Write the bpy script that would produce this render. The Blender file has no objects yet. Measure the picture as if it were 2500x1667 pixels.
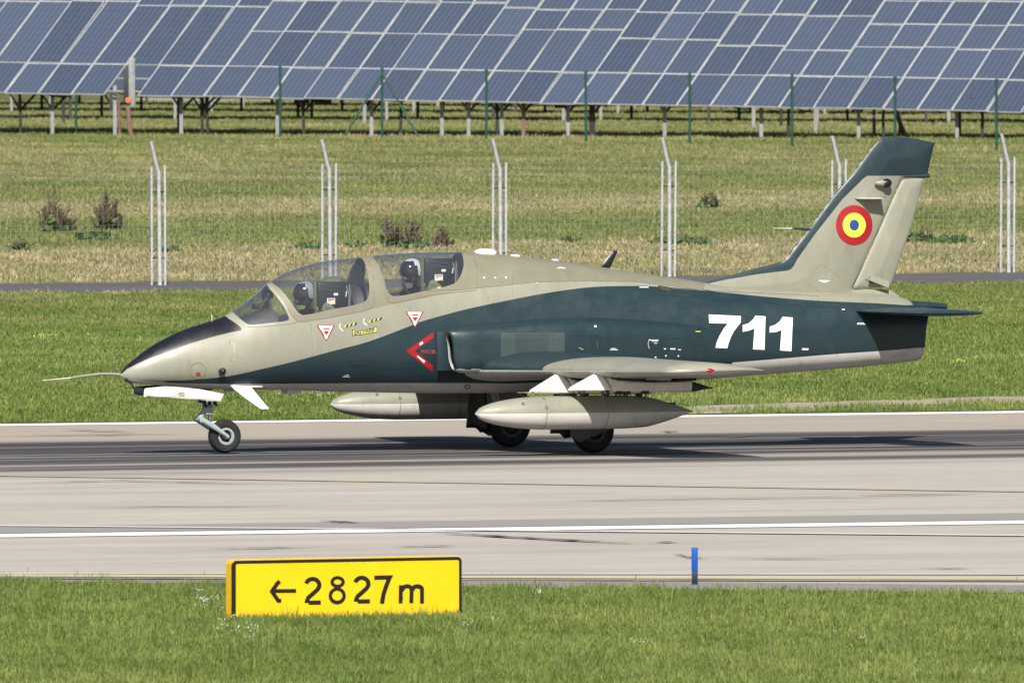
import bpy, bmesh, math, random
import numpy as np
from mathutils import Vector, Matrix
from mathutils.bvhtree import BVHTree
from mathutils.geometry import tessellate_polygon
random.seed(7); rng = np.random.default_rng(7)
R = math.radians
SC = bpy.context.scene
COL = SC.collection
# ------------------------------------------------------------------ camera
F = 41370.0                       # focal length in pixels of a 2500 px wide frame
CX, CY = 1250.0, 833.5
D = 210.0
TH = math.atan(943.5 / F)
H = D * math.tan(TH + math.atan((1098.5 - CY) / F))
CAM = Vector((0, -D, H))
FW = Vector((0, math.cos(TH), -math.sin(TH))); UP = Vector((0, math.sin(TH), math.cos(TH)))
cd = bpy.data.cameras.new("camera"); cam = bpy.data.objects.new("camera", cd); COL.objects.link(cam)
cam.location = CAM; cam.rotation_euler = (math.pi / 2 - TH, 0, 0)
cd.sensor_width = 36; cd.lens = 36 * F / 2500; cd.clip_start = 1; cd.clip_end = 6000
cd.dof.use_dof = True; cd.dof.focus_distance = D - 3; cd.dof.aperture_fstop = 16
SC.camera = cam
# ------------------------------------------------------------------ light
PSI = R(22.5)
XL = Vector((math.cos(PSI), math.sin(PSI), 0)); YL = Vector((-math.sin(PSI), math.cos(PSI), 0))
sray = (XL * 0.42 + YL * 1.0 + Vector((0, 0, -0.98))).normalized()
w = bpy.data.worlds.new("World"); SC.world = w; w.use_nodes = True
nt = w.node_tree; bg = nt.nodes['Background']
sky = nt.nodes.new('ShaderNodeTexSky'); sky.sky_type = 'NISHITA'; sky.sun_disc = False
sky.sun_elevation = math.asin(-sray.z); sky.sun_rotation = math.atan2(-sray.x, -sray.y)
sky.air_density = 1.0; sky.dust_density = 1.2; sky.ozone_density = 1.0
nt.links.new(sky.outputs[0], bg.inputs[0]); bg.inputs[1].default_value = 0.056
sl = bpy.data.lights.new("sun", 'SUN'); sl.energy = 4.8; sl.angle = R(0.5); sl.color = (1.0, 0.955, 0.88)
so = bpy.data.objects.new("sun", sl); COL.objects.link(so); so.rotation_euler = sray.to_track_quat('-Z', 'Y').to_euler()
SC.view_settings.view_transform = 'Standard'; SC.view_settings.look = 'None'; SC.view_settings.exposure = 0.66; SC.view_settings.gamma = 1
# ------------------------------------------------------------------ helpers
def ray(px, py):
    return (FW + Vector((1, 0, 0)) * ((px - CX) / F) - UP * ((py - CY) / F)).normalized()
def G(px, py, z=0.0):
    d = ray(px, py); t = (z - CAM.z) / d.z
    return CAM + d * t
def plane_hit(px, py, p, n):
    d = ray(px, py); t = (p - CAM).dot(n) / d.dot(n); return CAM + d * t
P0 = G(1347, 1098.5)
def tol(p):
    q = p - P0; return Vector((q.dot(XL), q.dot(YL), q.z))
def tow(v):
    return P0 + XL * v[0] + YL * v[1] + Vector((0, 0, v[2]))
def S(px, py, yl=0.0):            # pixel -> aircraft-frame (x, z) on the plane y = yl
    q = tol(plane_hit(px, py, P0 + YL * yl, YL)); return (q.x, q.z)
def interp(x, xs, ys): return float(np.interp(x, xs, ys))

KA = 0.70
def new_mat(name, col, rough=0.6, metal=0.0, var=0.08, scale=6.0, bump=0.0, bscale=40.0, spec=0.5, coat=0.0, stretch=(1, 1, 1)):
    m = bpy.data.materials.new(name); m.use_nodes = True; t = m.node_tree; b = t.nodes['Principled BSDF']
    b.inputs['Roughness'].default_value = rough; b.inputs['Metallic'].default_value = metal
    b.inputs['Specular IOR Level'].default_value = spec; b.inputs['Coat Weight'].default_value = coat
    tc = t.nodes.new('ShaderNodeTexCoord'); mp = t.nodes.new('ShaderNodeMapping'); mp.inputs['Scale'].default_value = stretch
    t.links.new(tc.outputs['Object'], mp.inputs[0])
    n = t.nodes.new('ShaderNodeTexNoise'); n.inputs['Scale'].default_value = scale; n.inputs['Detail'].default_value = 8; n.inputs['Roughness'].default_value = 0.62
    t.links.new(mp.outputs[0], n.inputs[0])
    mr = t.nodes.new('ShaderNodeMapRange'); mr.inputs[1].default_value = 0.3; mr.inputs[2].default_value = 0.7
    mr.inputs[3].default_value = 1 - var; mr.inputs[4].default_value = 1 + var
    t.links.new(n.outputs[0], mr.inputs[0])
    vm = t.nodes.new('ShaderNodeVectorMath'); vm.operation = 'SCALE'; vm.inputs[0].default_value = [c_ * (KA if max(col) < .78 else .92) for c_ in col[:3]]
    t.links.new(mr.outputs[0], vm.inputs['Scale']); t.links.new(vm.outputs[0], b.inputs['Base Color'])
    if bump > 0:
        n2 = t.nodes.new('ShaderNodeTexNoise'); n2.inputs['Scale'].default_value = bscale; n2.inputs['Detail'].default_value = 6
        t.links.new(mp.outputs[0], n2.inputs[0])
        bp = t.nodes.new('ShaderNodeBump'); bp.inputs['Strength'].default_value = bump; bp.inputs['Distance'].default_value = 0.02
        t.links.new(n2.outputs[0], bp.inputs['Height']); t.links.new(bp.outputs[0], b.inputs['Normal'])
    return m

def paint_mat(name, col, rough=0.5, stain=(0.5, 0.45, 0.38), amount=0.22, scr=None):
    """aircraft paint: mottled tone, vertical run streaks, grime specks"""
    m = bpy.data.materials.new(name); m.use_nodes = True; t = m.node_tree; b = t.nodes['Principled BSDF']; L = t.links
    tc = t.nodes.new('ShaderNodeTexCoord')
    def noise(scale, stretch, det=6, rgh=0.6):
        mp = t.nodes.new('ShaderNodeMapping'); mp.inputs['Scale'].default_value = stretch; L.new(tc.outputs['Object'], mp.inputs[0])
        n = t.nodes.new('ShaderNodeTexNoise'); n.inputs['Scale'].default_value = scale; n.inputs['Detail'].default_value = det; n.inputs['Roughness'].default_value = rgh
        L.new(mp.outputs[0], n.inputs[0]); return n.outputs[0]
    def rngn(s, a, b_, c, d):
        r = t.nodes.new('ShaderNodeMapRange'); r.inputs[1].default_value = a; r.inputs[2].default_value = b_; r.inputs[3].default_value = c; r.inputs[4].default_value = d; L.new(s, r.inputs[0]); return r.outputs[0]
    def mul(a, b_):
        k = t.nodes.new('ShaderNodeMath'); k.operation = 'MULTIPLY'; L.new(a, k.inputs[0])
        if isinstance(b_, float): k.inputs[1].default_value = b_
        else: L.new(b_, k.inputs[1])
        return k.outputs[0]
    v = mul(rngn(noise(1.3, (1, 1, 1), 5), .3, .7, .90, 1.09), rngn(noise(9, (1, 1, .5)), .3, .7, .955, 1.045))
    v = mul(v, rngn(noise(12, (1.6, 1.6, .12), 4), .35, .75, .98, 1.015))
    vm = t.nodes.new('ShaderNodeVectorMath'); vm.operation = 'SCALE'; vm.inputs[0].default_value = [c_ * KA for c_ in col[:3]]; L.new(v, vm.inputs['Scale'])
    g = rngn(noise(4.2, (1, 1, .35), 10, .72), .56, .74, 0, amount)
    mx = t.nodes.new('ShaderNodeMix'); mx.data_type = 'RGBA'; mx.blend_type = 'MULTIPLY'; L.new(g, mx.inputs[0]); L.new(vm.outputs[0], mx.inputs[6]); mx.inputs[7].default_value = (*stain, 1)
    out = mx.outputs[2]
    if scr:
        s = rngn(noise(22, (.8, 1, 1), 12, .85), .68, .73, 0, .65)
        m2 = t.nodes.new('ShaderNodeMix'); m2.data_type = 'RGBA'; L.new(s, m2.inputs[0]); L.new(out, m2.inputs[6]); m2.inputs[7].default_value = (*scr, 1); out = m2.outputs[2]
    L.new(out, b.inputs['Base Color'])
    L.new(rngn(noise(5, (1, 1, 1)), .3, .7, rough - .09, rough + .12), b.inputs['Roughness'])
    bp = t.nodes.new('ShaderNodeBump'); bp.inputs['Strength'].default_value = .12; bp.inputs['Distance'].default_value = .02
    L.new(noise(2.6, (1, 1, 1), 3), bp.inputs['Height']); L.new(bp.outputs[0], b.inputs['Normal'])
    return m

M = {}
M['teal'] = paint_mat('teal paint', (.0175, .041, .050), .40, (.55, .55, .55), .55, scr=(.10, .13, .14))
M['beige_dark'] = paint_mat('darker beige paint', (.245, .232, .165), .5, (.62, .58, .5), .35)
M['beige'] = paint_mat('beige paint', (.33, .325, .255), .43, (.60, .56, .48), .5, scr=(.16, .15, .11))
M['belly'] = paint_mat('pale grey paint', (.74, .71, .67), .5, (.40, .37, .35), .7, scr=(.25, .23, .21))
M['black'] = paint_mat('matt black paint', (.012, .013, .020), .38, (.7, .7, .7), .2)
M['white'] = new_mat('white paint', (.86, .86, .85), .45, var=.03)
M['offwhite'] = paint_mat('off white paint', (.88, .84, .78), .5, (.5, .46, .42), .45, scr=(.3, .27, .25))
M['panel'] = new_mat('faded green patch', (.050, .080, .080), .55, var=.16, scale=3)
M['panel_dark'] = new_mat('darker faded patch', (.038, .062, .064), .6, var=.2, scale=4)
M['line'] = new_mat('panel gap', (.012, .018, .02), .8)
M['seam'] = new_mat('seam line', (.17, .155, .115), .8)
M['orange_line'] = new_mat('orange seam', (.50, .27, .15), .7)
M['red'] = new_mat('red marking', (.44, .010, .018), .5, var=.06)
M['redfade'] = new_mat('faded red marking', (.42, .05, .05), .6, var=.2, scale=20)
M['yellow'] = new_mat('yellow marking', (.82, .72, .07), .5, var=.06)
M['labelyel'] = new_mat('label yellow', (.66, .65, .12), .5, var=.1)
M['blue'] = new_mat('blue marking', (.015, .09, .30), .5, var=.06)
M['rubber'] = new_mat('tyre rubber', (.012, .012, .014), .75, var=.2, scale=20, bump=.2)
M['hub'] = new_mat('hub paint', (.42, .47, .46), .45, metal=.1)
M['gear'] = new_mat('gear paint', (.40, .48, .48), .4, var=.12, scale=14)
M['steel'] = new_mat('polished steel', (.55, .55, .55), .22, metal=.9)
M['dark'] = new_mat('dark fittings', (.018, .018, .02), .6)
M['cockpit'] = new_mat('cockpit grey', (.035, .037, .042), .6, var=.2)
M['seatblk'] = new_mat('seat black', (.016, .017, .02), .4, var=.15)
M['canvas'] = new_mat('olive canvas', (.13, .13, .075), .8)
M['navred'] = new_mat('red lens', (.5, .006, .015), .12, coat=1)
M['galv'] = new_mat('galvanised steel', (.57, .585, .63), .5, metal=.15, var=.25, scale=9, bump=.1)
M['green_post'] = new_mat('green coated steel', (.012, .075, .05), .5, var=.2)
M['wood'] = new_mat('dark support steel', (.035, .036, .04), .7, var=.3)
M['palesteel'] = new_mat('pale support steel', (.31, .32, .33), .6, var=.2)
M['rust'] = new_mat('rusty red steel', (.22, .12, .10), .7, var=.3)

def glass_mat():
    m = bpy.data.materials.new('canopy glass'); m.use_nodes = True; t = m.node_tree; t.nodes.clear()
    o = t.nodes.new('ShaderNodeOutputMaterial'); mx = t.nodes.new('ShaderNodeMixShader')
    tr = t.nodes.new('ShaderNodeBsdfTransparent'); tr.inputs[0].default_value = (.90, .925, .93, 1)
    gl = t.nodes.new('ShaderNodeBsdfGlossy'); gl.inputs['Roughness'].default_value = .03; gl.inputs[0].default_value = (1, 1, 1, 1)
    lw = t.nodes.new('ShaderNodeLayerWeight'); lw.inputs[0].default_value = .5; pw = t.nodes.new('ShaderNodeMath'); pw.operation = 'POWER'; pw.inputs[1].default_value = 1.7; t.links.new(lw.outputs['Facing'], pw.inputs[0]); fr = t.nodes.new('ShaderNodeMapRange'); fr.inputs[3].default_value = .045; fr.inputs[4].default_value = 1.0; t.links.new(pw.outputs[0], fr.inputs[0])
    t.links.new(fr.outputs[0], mx.inputs[0]); t.links.new(tr.outputs[0], mx.inputs[1]); t.links.new(gl.outputs[0], mx.inputs[2])
    # a trace of dust on the acrylic
    df = t.nodes.new('ShaderNodeBsdfDiffuse'); df.inputs[0].default_value = (.8, .82, .86, 1)
    m2 = t.nodes.new('ShaderNodeMixShader'); m2.inputs[0].default_value = .02
    t.links.new(mx.outputs[0], m2.inputs[1]); t.links.new(df.outputs[0], m2.inputs[2]); t.links.new(m2.outputs[0], o.inputs[0])
    return m
M['glass'] = glass_mat()

def link(name, bm, mats, parent=None, smooth=True, label=None, angle=None):
    me = bpy.data.meshes.new(name)
    bm.to_mesh(me); bm.free()
    for m in (mats if isinstance(mats, (list, tuple)) else [mats]): me.materials.append(M[m] if isinstance(m, str) else m)
    if smooth:
        me.shade_smooth()
        me.set_sharp_from_angle(angle=R(angle or 35))
    o = bpy.data.objects.new(name, me); COL.objects.link(o)
    if parent: o.parent = parent
    if label: o['label'] = label
    return o
def empty(name, loc=(0, 0, 0), rz=0, parent=None):
    o = bpy.data.objects.new(name, None); COL.objects.link(o); o.location = loc; o.rotation_euler = (0, 0, rz); o.empty_display_size = .2
    if parent: o.parent = parent
    return o
def tag(o, label, cat, group=None, kind=None):
    o['label'] = label; o['category'] = cat
    if group: o['group'] = group
    if kind: o['kind'] = kind
    return o
def struct(o, kind='structure'):
    o['kind'] = kind; return o

def box(bm, c, s, rot=None, bev=0.0, mi=0):
    r = bmesh.ops.create_cube(bm, size=1.0)
    vs = r['verts']
    bmesh.ops.scale(bm, vec=Vector(s), verts=vs)
    if bev > 0:
        es = list({e for v in vs for e in v.link_edges})
        rr = bmesh.ops.bevel(bm, geom=es, offset=bev, segments=2, affect='EDGES', profile=.5)
        vs = list({v for f in rr['faces'] for v in f.verts} | {v for v in vs if v.is_valid})
    if rot is not None: bmesh.ops.rotate(bm, cent=(0, 0, 0), matrix=rot, verts=vs)
    bmesh.ops.translate(bm, vec=Vector(c), verts=vs)
    for f in {f for v in vs for f in v.link_faces}: f.material_index = mi
    return vs
def tube(bm, pts, rad, seg=12, mi=0, caps=True):
    pts = [Vector(p) for p in pts]
    if not isinstance(rad, (list, tuple)): rad = [rad] * len(pts)
    rings = []; ref = None
    for i, p in enumerate(pts):
        d = (pts[min(i + 1, len(pts) - 1)] - pts[max(i - 1, 0)]).normalized()
        if ref is None:
            ref = Vector((0, 0, 1)) if abs(d.z) < .9 else Vector((1, 0, 0))
        a = d.cross(ref).normalized(); b = d.cross(a).normalized(); ref = -b if False else ref
        rings.append([bm.verts.new(p + a * math.cos(2 * math.pi * k / seg) * rad[i] + b * math.sin(2 * math.pi * k / seg) * rad[i]) for k in range(seg)])
    for i in range(len(rings) - 1):
        for k in range(seg):
            f = bm.faces.new((rings[i][k], rings[i][(k + 1) % seg], rings[i + 1][(k + 1) % seg], rings[i + 1][k])); f.material_index = mi
    if caps:
        f = bm.faces.new(rings[0][::-1]); f.material_index = mi; f = bm.faces.new(rings[-1]); f.material_index = mi
    return rings
def lathe(bm, prof, c, axis='y', seg=32, mi=0, fn=None):
    """prof: list of (along, radius); axis of revolution through c"""
    rings = []
    for a, r in prof:
        ring = []
        for k in range(seg):
            t = 2 * math.pi * k / seg; u, v = math.cos(t) * r, math.sin(t) * r
            p = {'x': (a, u, v), 'y': (u, a, v), 'z': (u, v, a)}[axis]
            ring.append(bm.verts.new(Vector(c) + Vector(p)))
        rings.append(ring)
    for i in range(len(rings) - 1):
        for k in range(seg):
            f = bm.faces.new((rings[i][k], rings[i][(k + 1) % seg], rings[i + 1][(k + 1) % seg], rings[i + 1][k]))
            f.material_index = fn(k, i) if fn else mi
    bmesh.ops.recalc_face_normals(bm, faces=bm.faces)
    return rings

def poly_sd(P, X, Z):
    """signed distance (negative inside) to polygon P for arrays X, Z"""
    P = np.array(P, float); X = np.asarray(X, float); Z = np.asarray(Z, float)
    dmin = np.full(X.shape, 1e9); ins = np.zeros(X.shape, bool)
    n = len(P)
    for i in range(n):
        ax, az = P[i]; bx, bz = P[(i + 1) % n]
        ex, ez = bx - ax, bz - az; L2 = ex * ex + ez * ez + 1e-18
        t = np.clip(((X - ax) * ex + (Z - az) * ez) / L2, 0, 1)
        dmin = np.minimum(dmin, np.hypot(X - ax - t * ex, Z - az - t * ez))
        if abs(ez) > 1e-12:
            c = ((az > Z) != (bz > Z)) & (X < (bx - ax) * (Z - az) / ez + ax)
            ins ^= c
    return np.where(ins, -dmin, dmin)
def cut(bm, P, co=(0, 2), filt=None):
    """cut the mesh along polygon P seen along the third axis; returns a face classifier"""
    bm.verts.ensure_lookup_table()
    V = np.array([v.co[:] for v in bm.verts]); val = poly_sd(P, V[:, co[0]], V[:, co[1]])
    val[np.abs(val) < 2e-4] = 0
    vals = {v: float(val[i]) for i, v in enumerate(bm.verts)}
    for e in list(bm.edges):
        a, b = e.verts; fa, fb = vals[a], vals[b]
        if fa * fb < 0 and (filt is None or filt(a.co) or filt(b.co)):
            t = fa / (fa - fb)
            ne, nv = bmesh.utils.edge_split(e, a, t); vals[nv] = 0.0
    for f in list(bm.faces):
        z = [v for v in f.verts if vals.get(v, 1) == 0.0]
        if len(z) == 2:
            n = len(f.verts); vs = list(f.verts); i, j = vs.index(z[0]), vs.index(z[1])
            if abs(i - j) not in (1, n - 1):
                try: bmesh.utils.face_split(f, z[0], z[1])
                except Exception: pass
def inside_faces(bm, P, co=(0, 2)):
    fs = list(bm.faces); C = np.array([f.calc_center_median()[:] for f in fs])
    sd = poly_sd(P, C[:, co[0]], C[:, co[1]]); return [f for f, s in zip(fs, sd) if s < 0]

def smooth_poly(P, n=6, closed=True):
    """Catmull-Rom densify"""
    P = [Vector(p).to_3d() if len(p) == 2 else Vector(p) for p in P]; out = []; m = len(P)
    rngi = range(m) if closed else range(m - 1)
    for i in rngi:
        if closed: p0, p1, p2, p3 = P[(i - 1) % m], P[i], P[(i + 1) % m], P[(i + 2) % m]
        else: p0, p1, p2, p3 = P[max(i - 1, 0)], P[i], P[i + 1], P[min(i + 2, m - 1)]
        for k in range(n):
            t = k / n
            out.append(0.5 * ((2 * p1) + (p2 - p0) * t + (2 * p0 - 5 * p1 + 4 * p2 - p3) * t * t + (3 * p1 - p0 - 3 * p2 + p3) * t ** 3))
    if not closed: out.append(P[-1])
    return [(p.x, p.y) for p in out]

def inflate(P, T, Rd, res, mapf, cuts=(), power=.5, bothsides=True):
    """solid with outline P (u,v), half thickness T reached Rd metres in from the edge; mapf(u,v,w)->xyz; cuts = [(poly, material index)]"""
    P = [tuple(p) for p in P]
    us = [p[0] for p in P]; vs = [p[1] for p in P]
    u0, u1, v0, v1 = min(us) - res, max(us) + res, min(vs) - res, max(vs) + res
    nu = max(2, int((u1 - u0) / res)); nv = max(2, int((v1 - v0) / res))
    bm = bmesh.new(); g = [[bm.verts.new((u0 + (u1 - u0) * i / nu, v0 + (v1 - v0) * j / nv, 0)) for j in range(nv + 1)] for i in range(nu + 1)]
    for i in range(nu):
        for j in range(nv): bm.faces.new((g[i][j], g[i + 1][j], g[i + 1][j + 1], g[i][j + 1]))
    cut(bm, P, (0, 1))
    ins = set(inside_faces(bm, P, (0, 1)))
    bmesh.ops.delete(bm, geom=[f for f in bm.faces if f not in ins], context='FACES')
    for cp, mi in cuts:
        cut(bm, cp, (0, 1))
        for f in inside_faces(bm, cp, (0, 1)): f.material_index = mi
    bm.verts.ensure_lookup_table()
    V = np.array([v.co[:] for v in bm.verts]); sd = -poly_sd(P, V[:, 0], V[:, 1])
    bd = np.array([v.is_boundary for v in bm.verts]); sd[bd] = 0
    wv = T * np.clip(sd / Rd, 0, 1) ** power
    wv[bd] = 0
    nb = bmesh.new(); vl = list(bm.verts); ix = {v: i for i, v in enumerate(vl)}
    A_ = []; B2 = []
    for i, v in enumerate(vl):
        w_ = float(wv[i]); A_.append(nb.verts.new(mapf(v.co.x, v.co.y, w_)))
        B2.append(A_[-1] if w_ == 0 else nb.verts.new(mapf(v.co.x, v.co.y, -w_)))
    for f in bm.faces:
        ids = [ix[v] for v in f.verts]
        for L_ in ([A_[i] for i in ids], [B2[i] for i in reversed(ids)]):
            try: nf = nb.faces.new(L_); nf.material_index = f.material_index
            except ValueError: pass
    bm.free(); bm = nb
    for v in [v for v in bm.verts if not v.link_faces]: bm.verts.remove(v)
    bmesh.ops.recalc_face_normals(bm, faces=bm.faces)
    return bm

# ================================================================== SETTING
def quad_px(name, pts, z, mat, kind='structure', sub=0):
    bm = bmesh.new(); vs = [bm.verts.new(G(x, y, z) ) for x, y in pts]
    bm.faces.new(vs); bmesh.ops.recalc_face_normals(bm, faces=bm.faces)
    for f in bm.faces:
        if f.normal.z < 0: f.normal_flip()
    o = link(name, bm, mat, smooth=False); struct(o, kind); return o
def line_y(a, b):                 # straight image line through a and b -> y(x)
    return lambda x: a[1] + (b[1] - a[1]) * (x - a[0]) / (b[0] - a[0])
rw_far = line_y((0, 1036), (2500, 1004)); rw_near = line_y((0, 1414), (2500, 1446))
tr_top = line_y((0, 694), (2500, 665)); tr_bot = line_y((0, 715), (2500, 689))
fenceA, fenceB = G(380, 697), G(2452, 665)
fdir = (fenceB - fenceA).normalized(); fn = Vector((-fdir.y, fdir.x, 0))
rA, rB = G(0, 1036), G(2500, 1004); rdir = (rB - rA).normalized(); rn = Vector((-rdir.y, rdir.x, 0))

def nodes_mat(name):
    m = bpy.data.materials.new(name); m.use_nodes = True; return m, m.node_tree, m.node_tree.nodes['Principled BSDF']
class NT:
    def __init__(s, t): s.t = t; s.L = t.links
    def node(s, k, **kw):
        n = s.t.nodes.new(k)
        for a, b in kw.items(): setattr(n, a, b)
        return n
    def put(s, sock, v):
        if hasattr(v, 'links') or isinstance(v, bpy.types.NodeSocket): s.L.new(v, sock)
        else: sock.default_value = v
    def math(s, op, a, b=0.0, c=None):
        n = s.node('ShaderNodeMath', operation=op); s.put(n.inputs[0], a); s.put(n.inputs[1], b)
        if c is not None: s.put(n.inputs[2], c)
        return n.outputs[0]
    def dot(s, v, vec):
        n = s.node('ShaderNodeVectorMath', operation='DOT_PRODUCT'); s.L.new(v, n.inputs[0]); n.inputs[1].default_value = vec; return n.outputs['Value']
    def comb(s, x, y, z=0.0):
        n = s.node('ShaderNodeCombineXYZ'); s.put(n.inputs[0], x); s.put(n.inputs[1], y); s.put(n.inputs[2], z); return n.outputs[0]
    def noise(s, v, sc, det=6, r=.6, dist=0.0):
        n = s.node('ShaderNodeTexNoise'); s.L.new(v, n.inputs[0]); n.inputs['Scale'].default_value = sc; n.inputs['Detail'].default_value = det; n.inputs['Roughness'].default_value = r; n.inputs['Distortion'].default_value = dist
        return n.outputs[0]
    def rng(s, v, a, b, c=0.0, d=1.0, smooth=False):
        n = s.node('ShaderNodeMapRange'); s.put(n.inputs[0], v)
        if smooth: n.interpolation_type = 'SMOOTHSTEP'
        for i, q in enumerate((a, b, c, d)): s.put(n.inputs[i + 1], q)
        return n.outputs[0]
    def mix(s, f, a, b, mode='MIX'):
        n = s.node('ShaderNodeMix', data_type='RGBA', blend_type=mode); s.put(n.inputs[0], f)
        s.put(n.inputs[6], a if not isinstance(a, tuple) else (*a, 1)); s.put(n.inputs[7], b if not isinstance(b, tuple) else (*b, 1)); return n.outputs[2]
    def ramp(s, v, stops, interp='LINEAR'):
        n = s.node('ShaderNodeValToRGB'); s.L.new(v, n.inputs[0]); cr = n.color_ramp; cr.interpolation = interp
        while len(cr.elements) < len(stops): cr.elements.new(.5)
        for e, (p, c) in zip(cr.elements, stops): e.position = p; e.color = (*c, 1)
        return n.outputs[0]

# v coordinate (metres behind the fence line) of a picture row at x=1250
def vof(px, py): return (G(px, py) - fenceA).dot(fn)
def field_colour(n, pos, blades):
    """colour of the meadow by place: green turf, yellowed hay strips"""
    v = n.math('SUBTRACT', n.dot(pos, fn[:]), fenceA.dot(fn)); u = n.dot(pos, fdir[:])
    wob = n.noise(n.comb(n.math('MULTIPLY', u, .25), n.math('MULTIPLY', v, .12)), 1.0, 5)
    v2 = n.math('ADD', v, n.math('MULTIPLY', n.math('SUBTRACT', wob, .5), 16.0))
    big = n.noise(n.comb(n.math('MULTIPLY', u, .22), n.math('MULTIPLY', v, .05)), 1.0, 6, .65)
    fine = n.noise(n.comb(n.math('MULTIPLY', u, 1.6), n.math('MULTIPLY', v, .35)), 1.0, 8, .7)
    vfine = n.noise(pos, 9.0, 4, .7)
    green = n.ramp(n.math('ADD', n.math('MULTIPLY', big, .55), n.math('MULTIPLY', fine, .45)),
                   [(.30, (.110, .170, .045)), (.42, (.18, .235, .075)), (.54, (.27, .295, .110)), (.67, (.41, .37, .19))])
    straw = n.ramp(fine, [(.3, (.26, .25, .13)), (.5, (.54, .44, .30)), (.7, (.85, .69, .52))])
    # strip weights along v
    lo, hi = vof(1250, 690), vof(1250, 606)
    s1 = n.math('MULTIPLY', n.rng(v2, lo - 9, lo + 0.5, 0, 1, True), n.rng(v2, hi, hi + 8, 1, 0, True))
    a, b = vof(1250, 522), vof(1250, 492)
    lf = n.rng(u, 4.0, -14.0, .42, 1.0)
    s2 = n.math('MULTIPLY', n.math('MULTIPLY', n.rng(v2, a - 8, a + 3, 0, 1, True), n.rng(v2, b - 4, b + 14, 1, 0, True)), lf)
    a3, b3 = vof(1250, 470), vof(1250, 330)
    s3 = n.math('MULTIPLY', n.rng(v, a3, a3 + 20, 0, .42), n.rng(big, .40, .58, 0, 1))
    patch = n.rng(fine, .44, .56, 0, 1)
    w1 = n.math('MULTIPLY', s1, n.rng(n.noise(n.comb(n.math('MULTIPLY', u, .7), n.math('MULTIPLY', v, .3)), 1.0, 7, .75), .40, .55, .15, 1.0))
    w2 = n.math('MULTIPLY', s2, n.rng(fine, .38, .5, .35, 1.0))
    wt = n.math('MINIMUM', n.math('ADD', n.math('ADD', w1, n.math('MULTIPLY', w2, 1.6)), s3), 1.0)
    c = n.mix(wt, green, straw)
    near = n.rng(n.math('ADD', v, n.math('MULTIPLY', n.math('SUBTRACT', big, .5), 40.0)), -4.0, -40.0, .15, .92)          # lusher, darker turf on the camera's side of the runway
    c = n.mix(near, c, n.ramp(n.math('ADD', n.math('MULTIPLY', big, .5), n.math('MULTIPLY', vfine, .5)), [(.32, (.135, .21, .045)), (.5, (.205, .28, .072)), (.66, (.32, .375, .13))]))
    return n.mix(1.0, c, n.ramp(vfine, [(.25, (.50, .50, .48)), (.6, (.75, .75, .72)), (.8, (.90, .88, .83))]), 'MULTIPLY'), v
# ---- ground sheet
DIRT = [(1560, 1003), (1700, 990), (2500, 965), (3600, 928), (3600, 952), (2500, 989), (1700, 1010), (1560, 1013)]
gm, t, b = nodes_mat('meadow soil'); n = NT(t)
pos = n.node('ShaderNodeNewGeometry').outputs['Position']
c, v = field_colour(n, pos, False)
t.links.new(n.mix(1.0, c, (.62, .62, .6), 'MULTIPLY'), b.inputs['Base Color']); b.inputs['Roughness'].default_value = .95; b.inputs['Specular IOR Level'].default_value = .1
bp = n.node('ShaderNodeBump'); bp.inputs['Distance'].default_value = .3; bp.inputs['Strength'].default_value = .8
t.links.new(n.noise(pos, 3.0, 8, .7), bp.inputs['Height']); t.links.new(bp.outputs[0], b.inputs['Normal'])
bm = bmesh.new(); vs = [bm.verts.new(p) for p in ((-3000, -400, 0), (3000, -400, 0), (3000, 4500, 0), (-3000, 4500, 0))]; bm.faces.new(vs)
struct(link('ground', bm, gm, smooth=False))

# ---- grass blades
def tuft_mesh(name, nb, rad, h0, h1, wd, lean=.5, heads=0.0):
    V = []; Fc = []
    for i in range(nb):
        a = random.uniform(0, 6.283); r = rad * math.sqrt(random.random()); x, y = r * math.cos(a), r * math.sin(a)
        h = random.uniform(h0, h1); la = random.uniform(0, 6.283); l = random.uniform(.1, lean) * h
        dx, dy = math.cos(la) * l, math.sin(la) * l; fa = random.uniform(0, 3.14); wx, wy = math.cos(fa) * wd / 2, math.sin(fa) * wd / 2
        k = len(V)
        V += [(x - wx, y - wy, -.01), (x + wx, y + wy, -.01), (x + dx * .35 - wx * .8, y + dy * .35 - wy * .8, h * .6), (x + dx * .35 + wx * .8, y + dy * .35 + wy * .8, h * .6), (x + dx, y + dy, h * random.uniform(.85, 1))]
        Fc += [(k, k + 1, k + 3, k + 2), (k + 2, k + 3, k + 4)]
    me = bpy.data.meshes.new(name); me.from_pydata(V, [], Fc); me.update(); return me
def blade_mat(name, lift):
    m, t, b = nodes_mat(name); n = NT(t)
    pos = n.node('ShaderNodeNewGeometry').outputs['Position']
    c, v = field_colour(n, pos, True)
    oi = n.node('ShaderNodeObjectInfo')
    c = n.mix(1.0, c, n.ramp(oi.outputs['Random'], [(0, (.72, .76, .66)), (.5, (1, 1, 1)), (1, (1.35, 1.24, 1.05))]), 'MULTIPLY')
    c = n.mix(1.0, c, (lift, lift, lift), 'MULTIPLY')
    t.links.new(c, b.inputs['Base Color']); b.inputs['Roughness'].default_value = .6; b.inputs['Specular IOR Level'].default_value = .25
    o = t.nodes['Material Output']; tl = n.node('ShaderNodeBsdfTranslucent'); t.links.new(c, tl.inputs[0])
    mx = n.node('ShaderNodeMixShader'); mx.inputs[0].default_value = .3; t.links.new(b.outputs[0], mx.inputs[1]); t.links.new(tl.outputs[0], mx.inputs[2]); t.links.new(mx.outputs[0], o.inputs[0])
    return m
M['blade'] = blade_mat('grass blades', 1.15)
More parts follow.
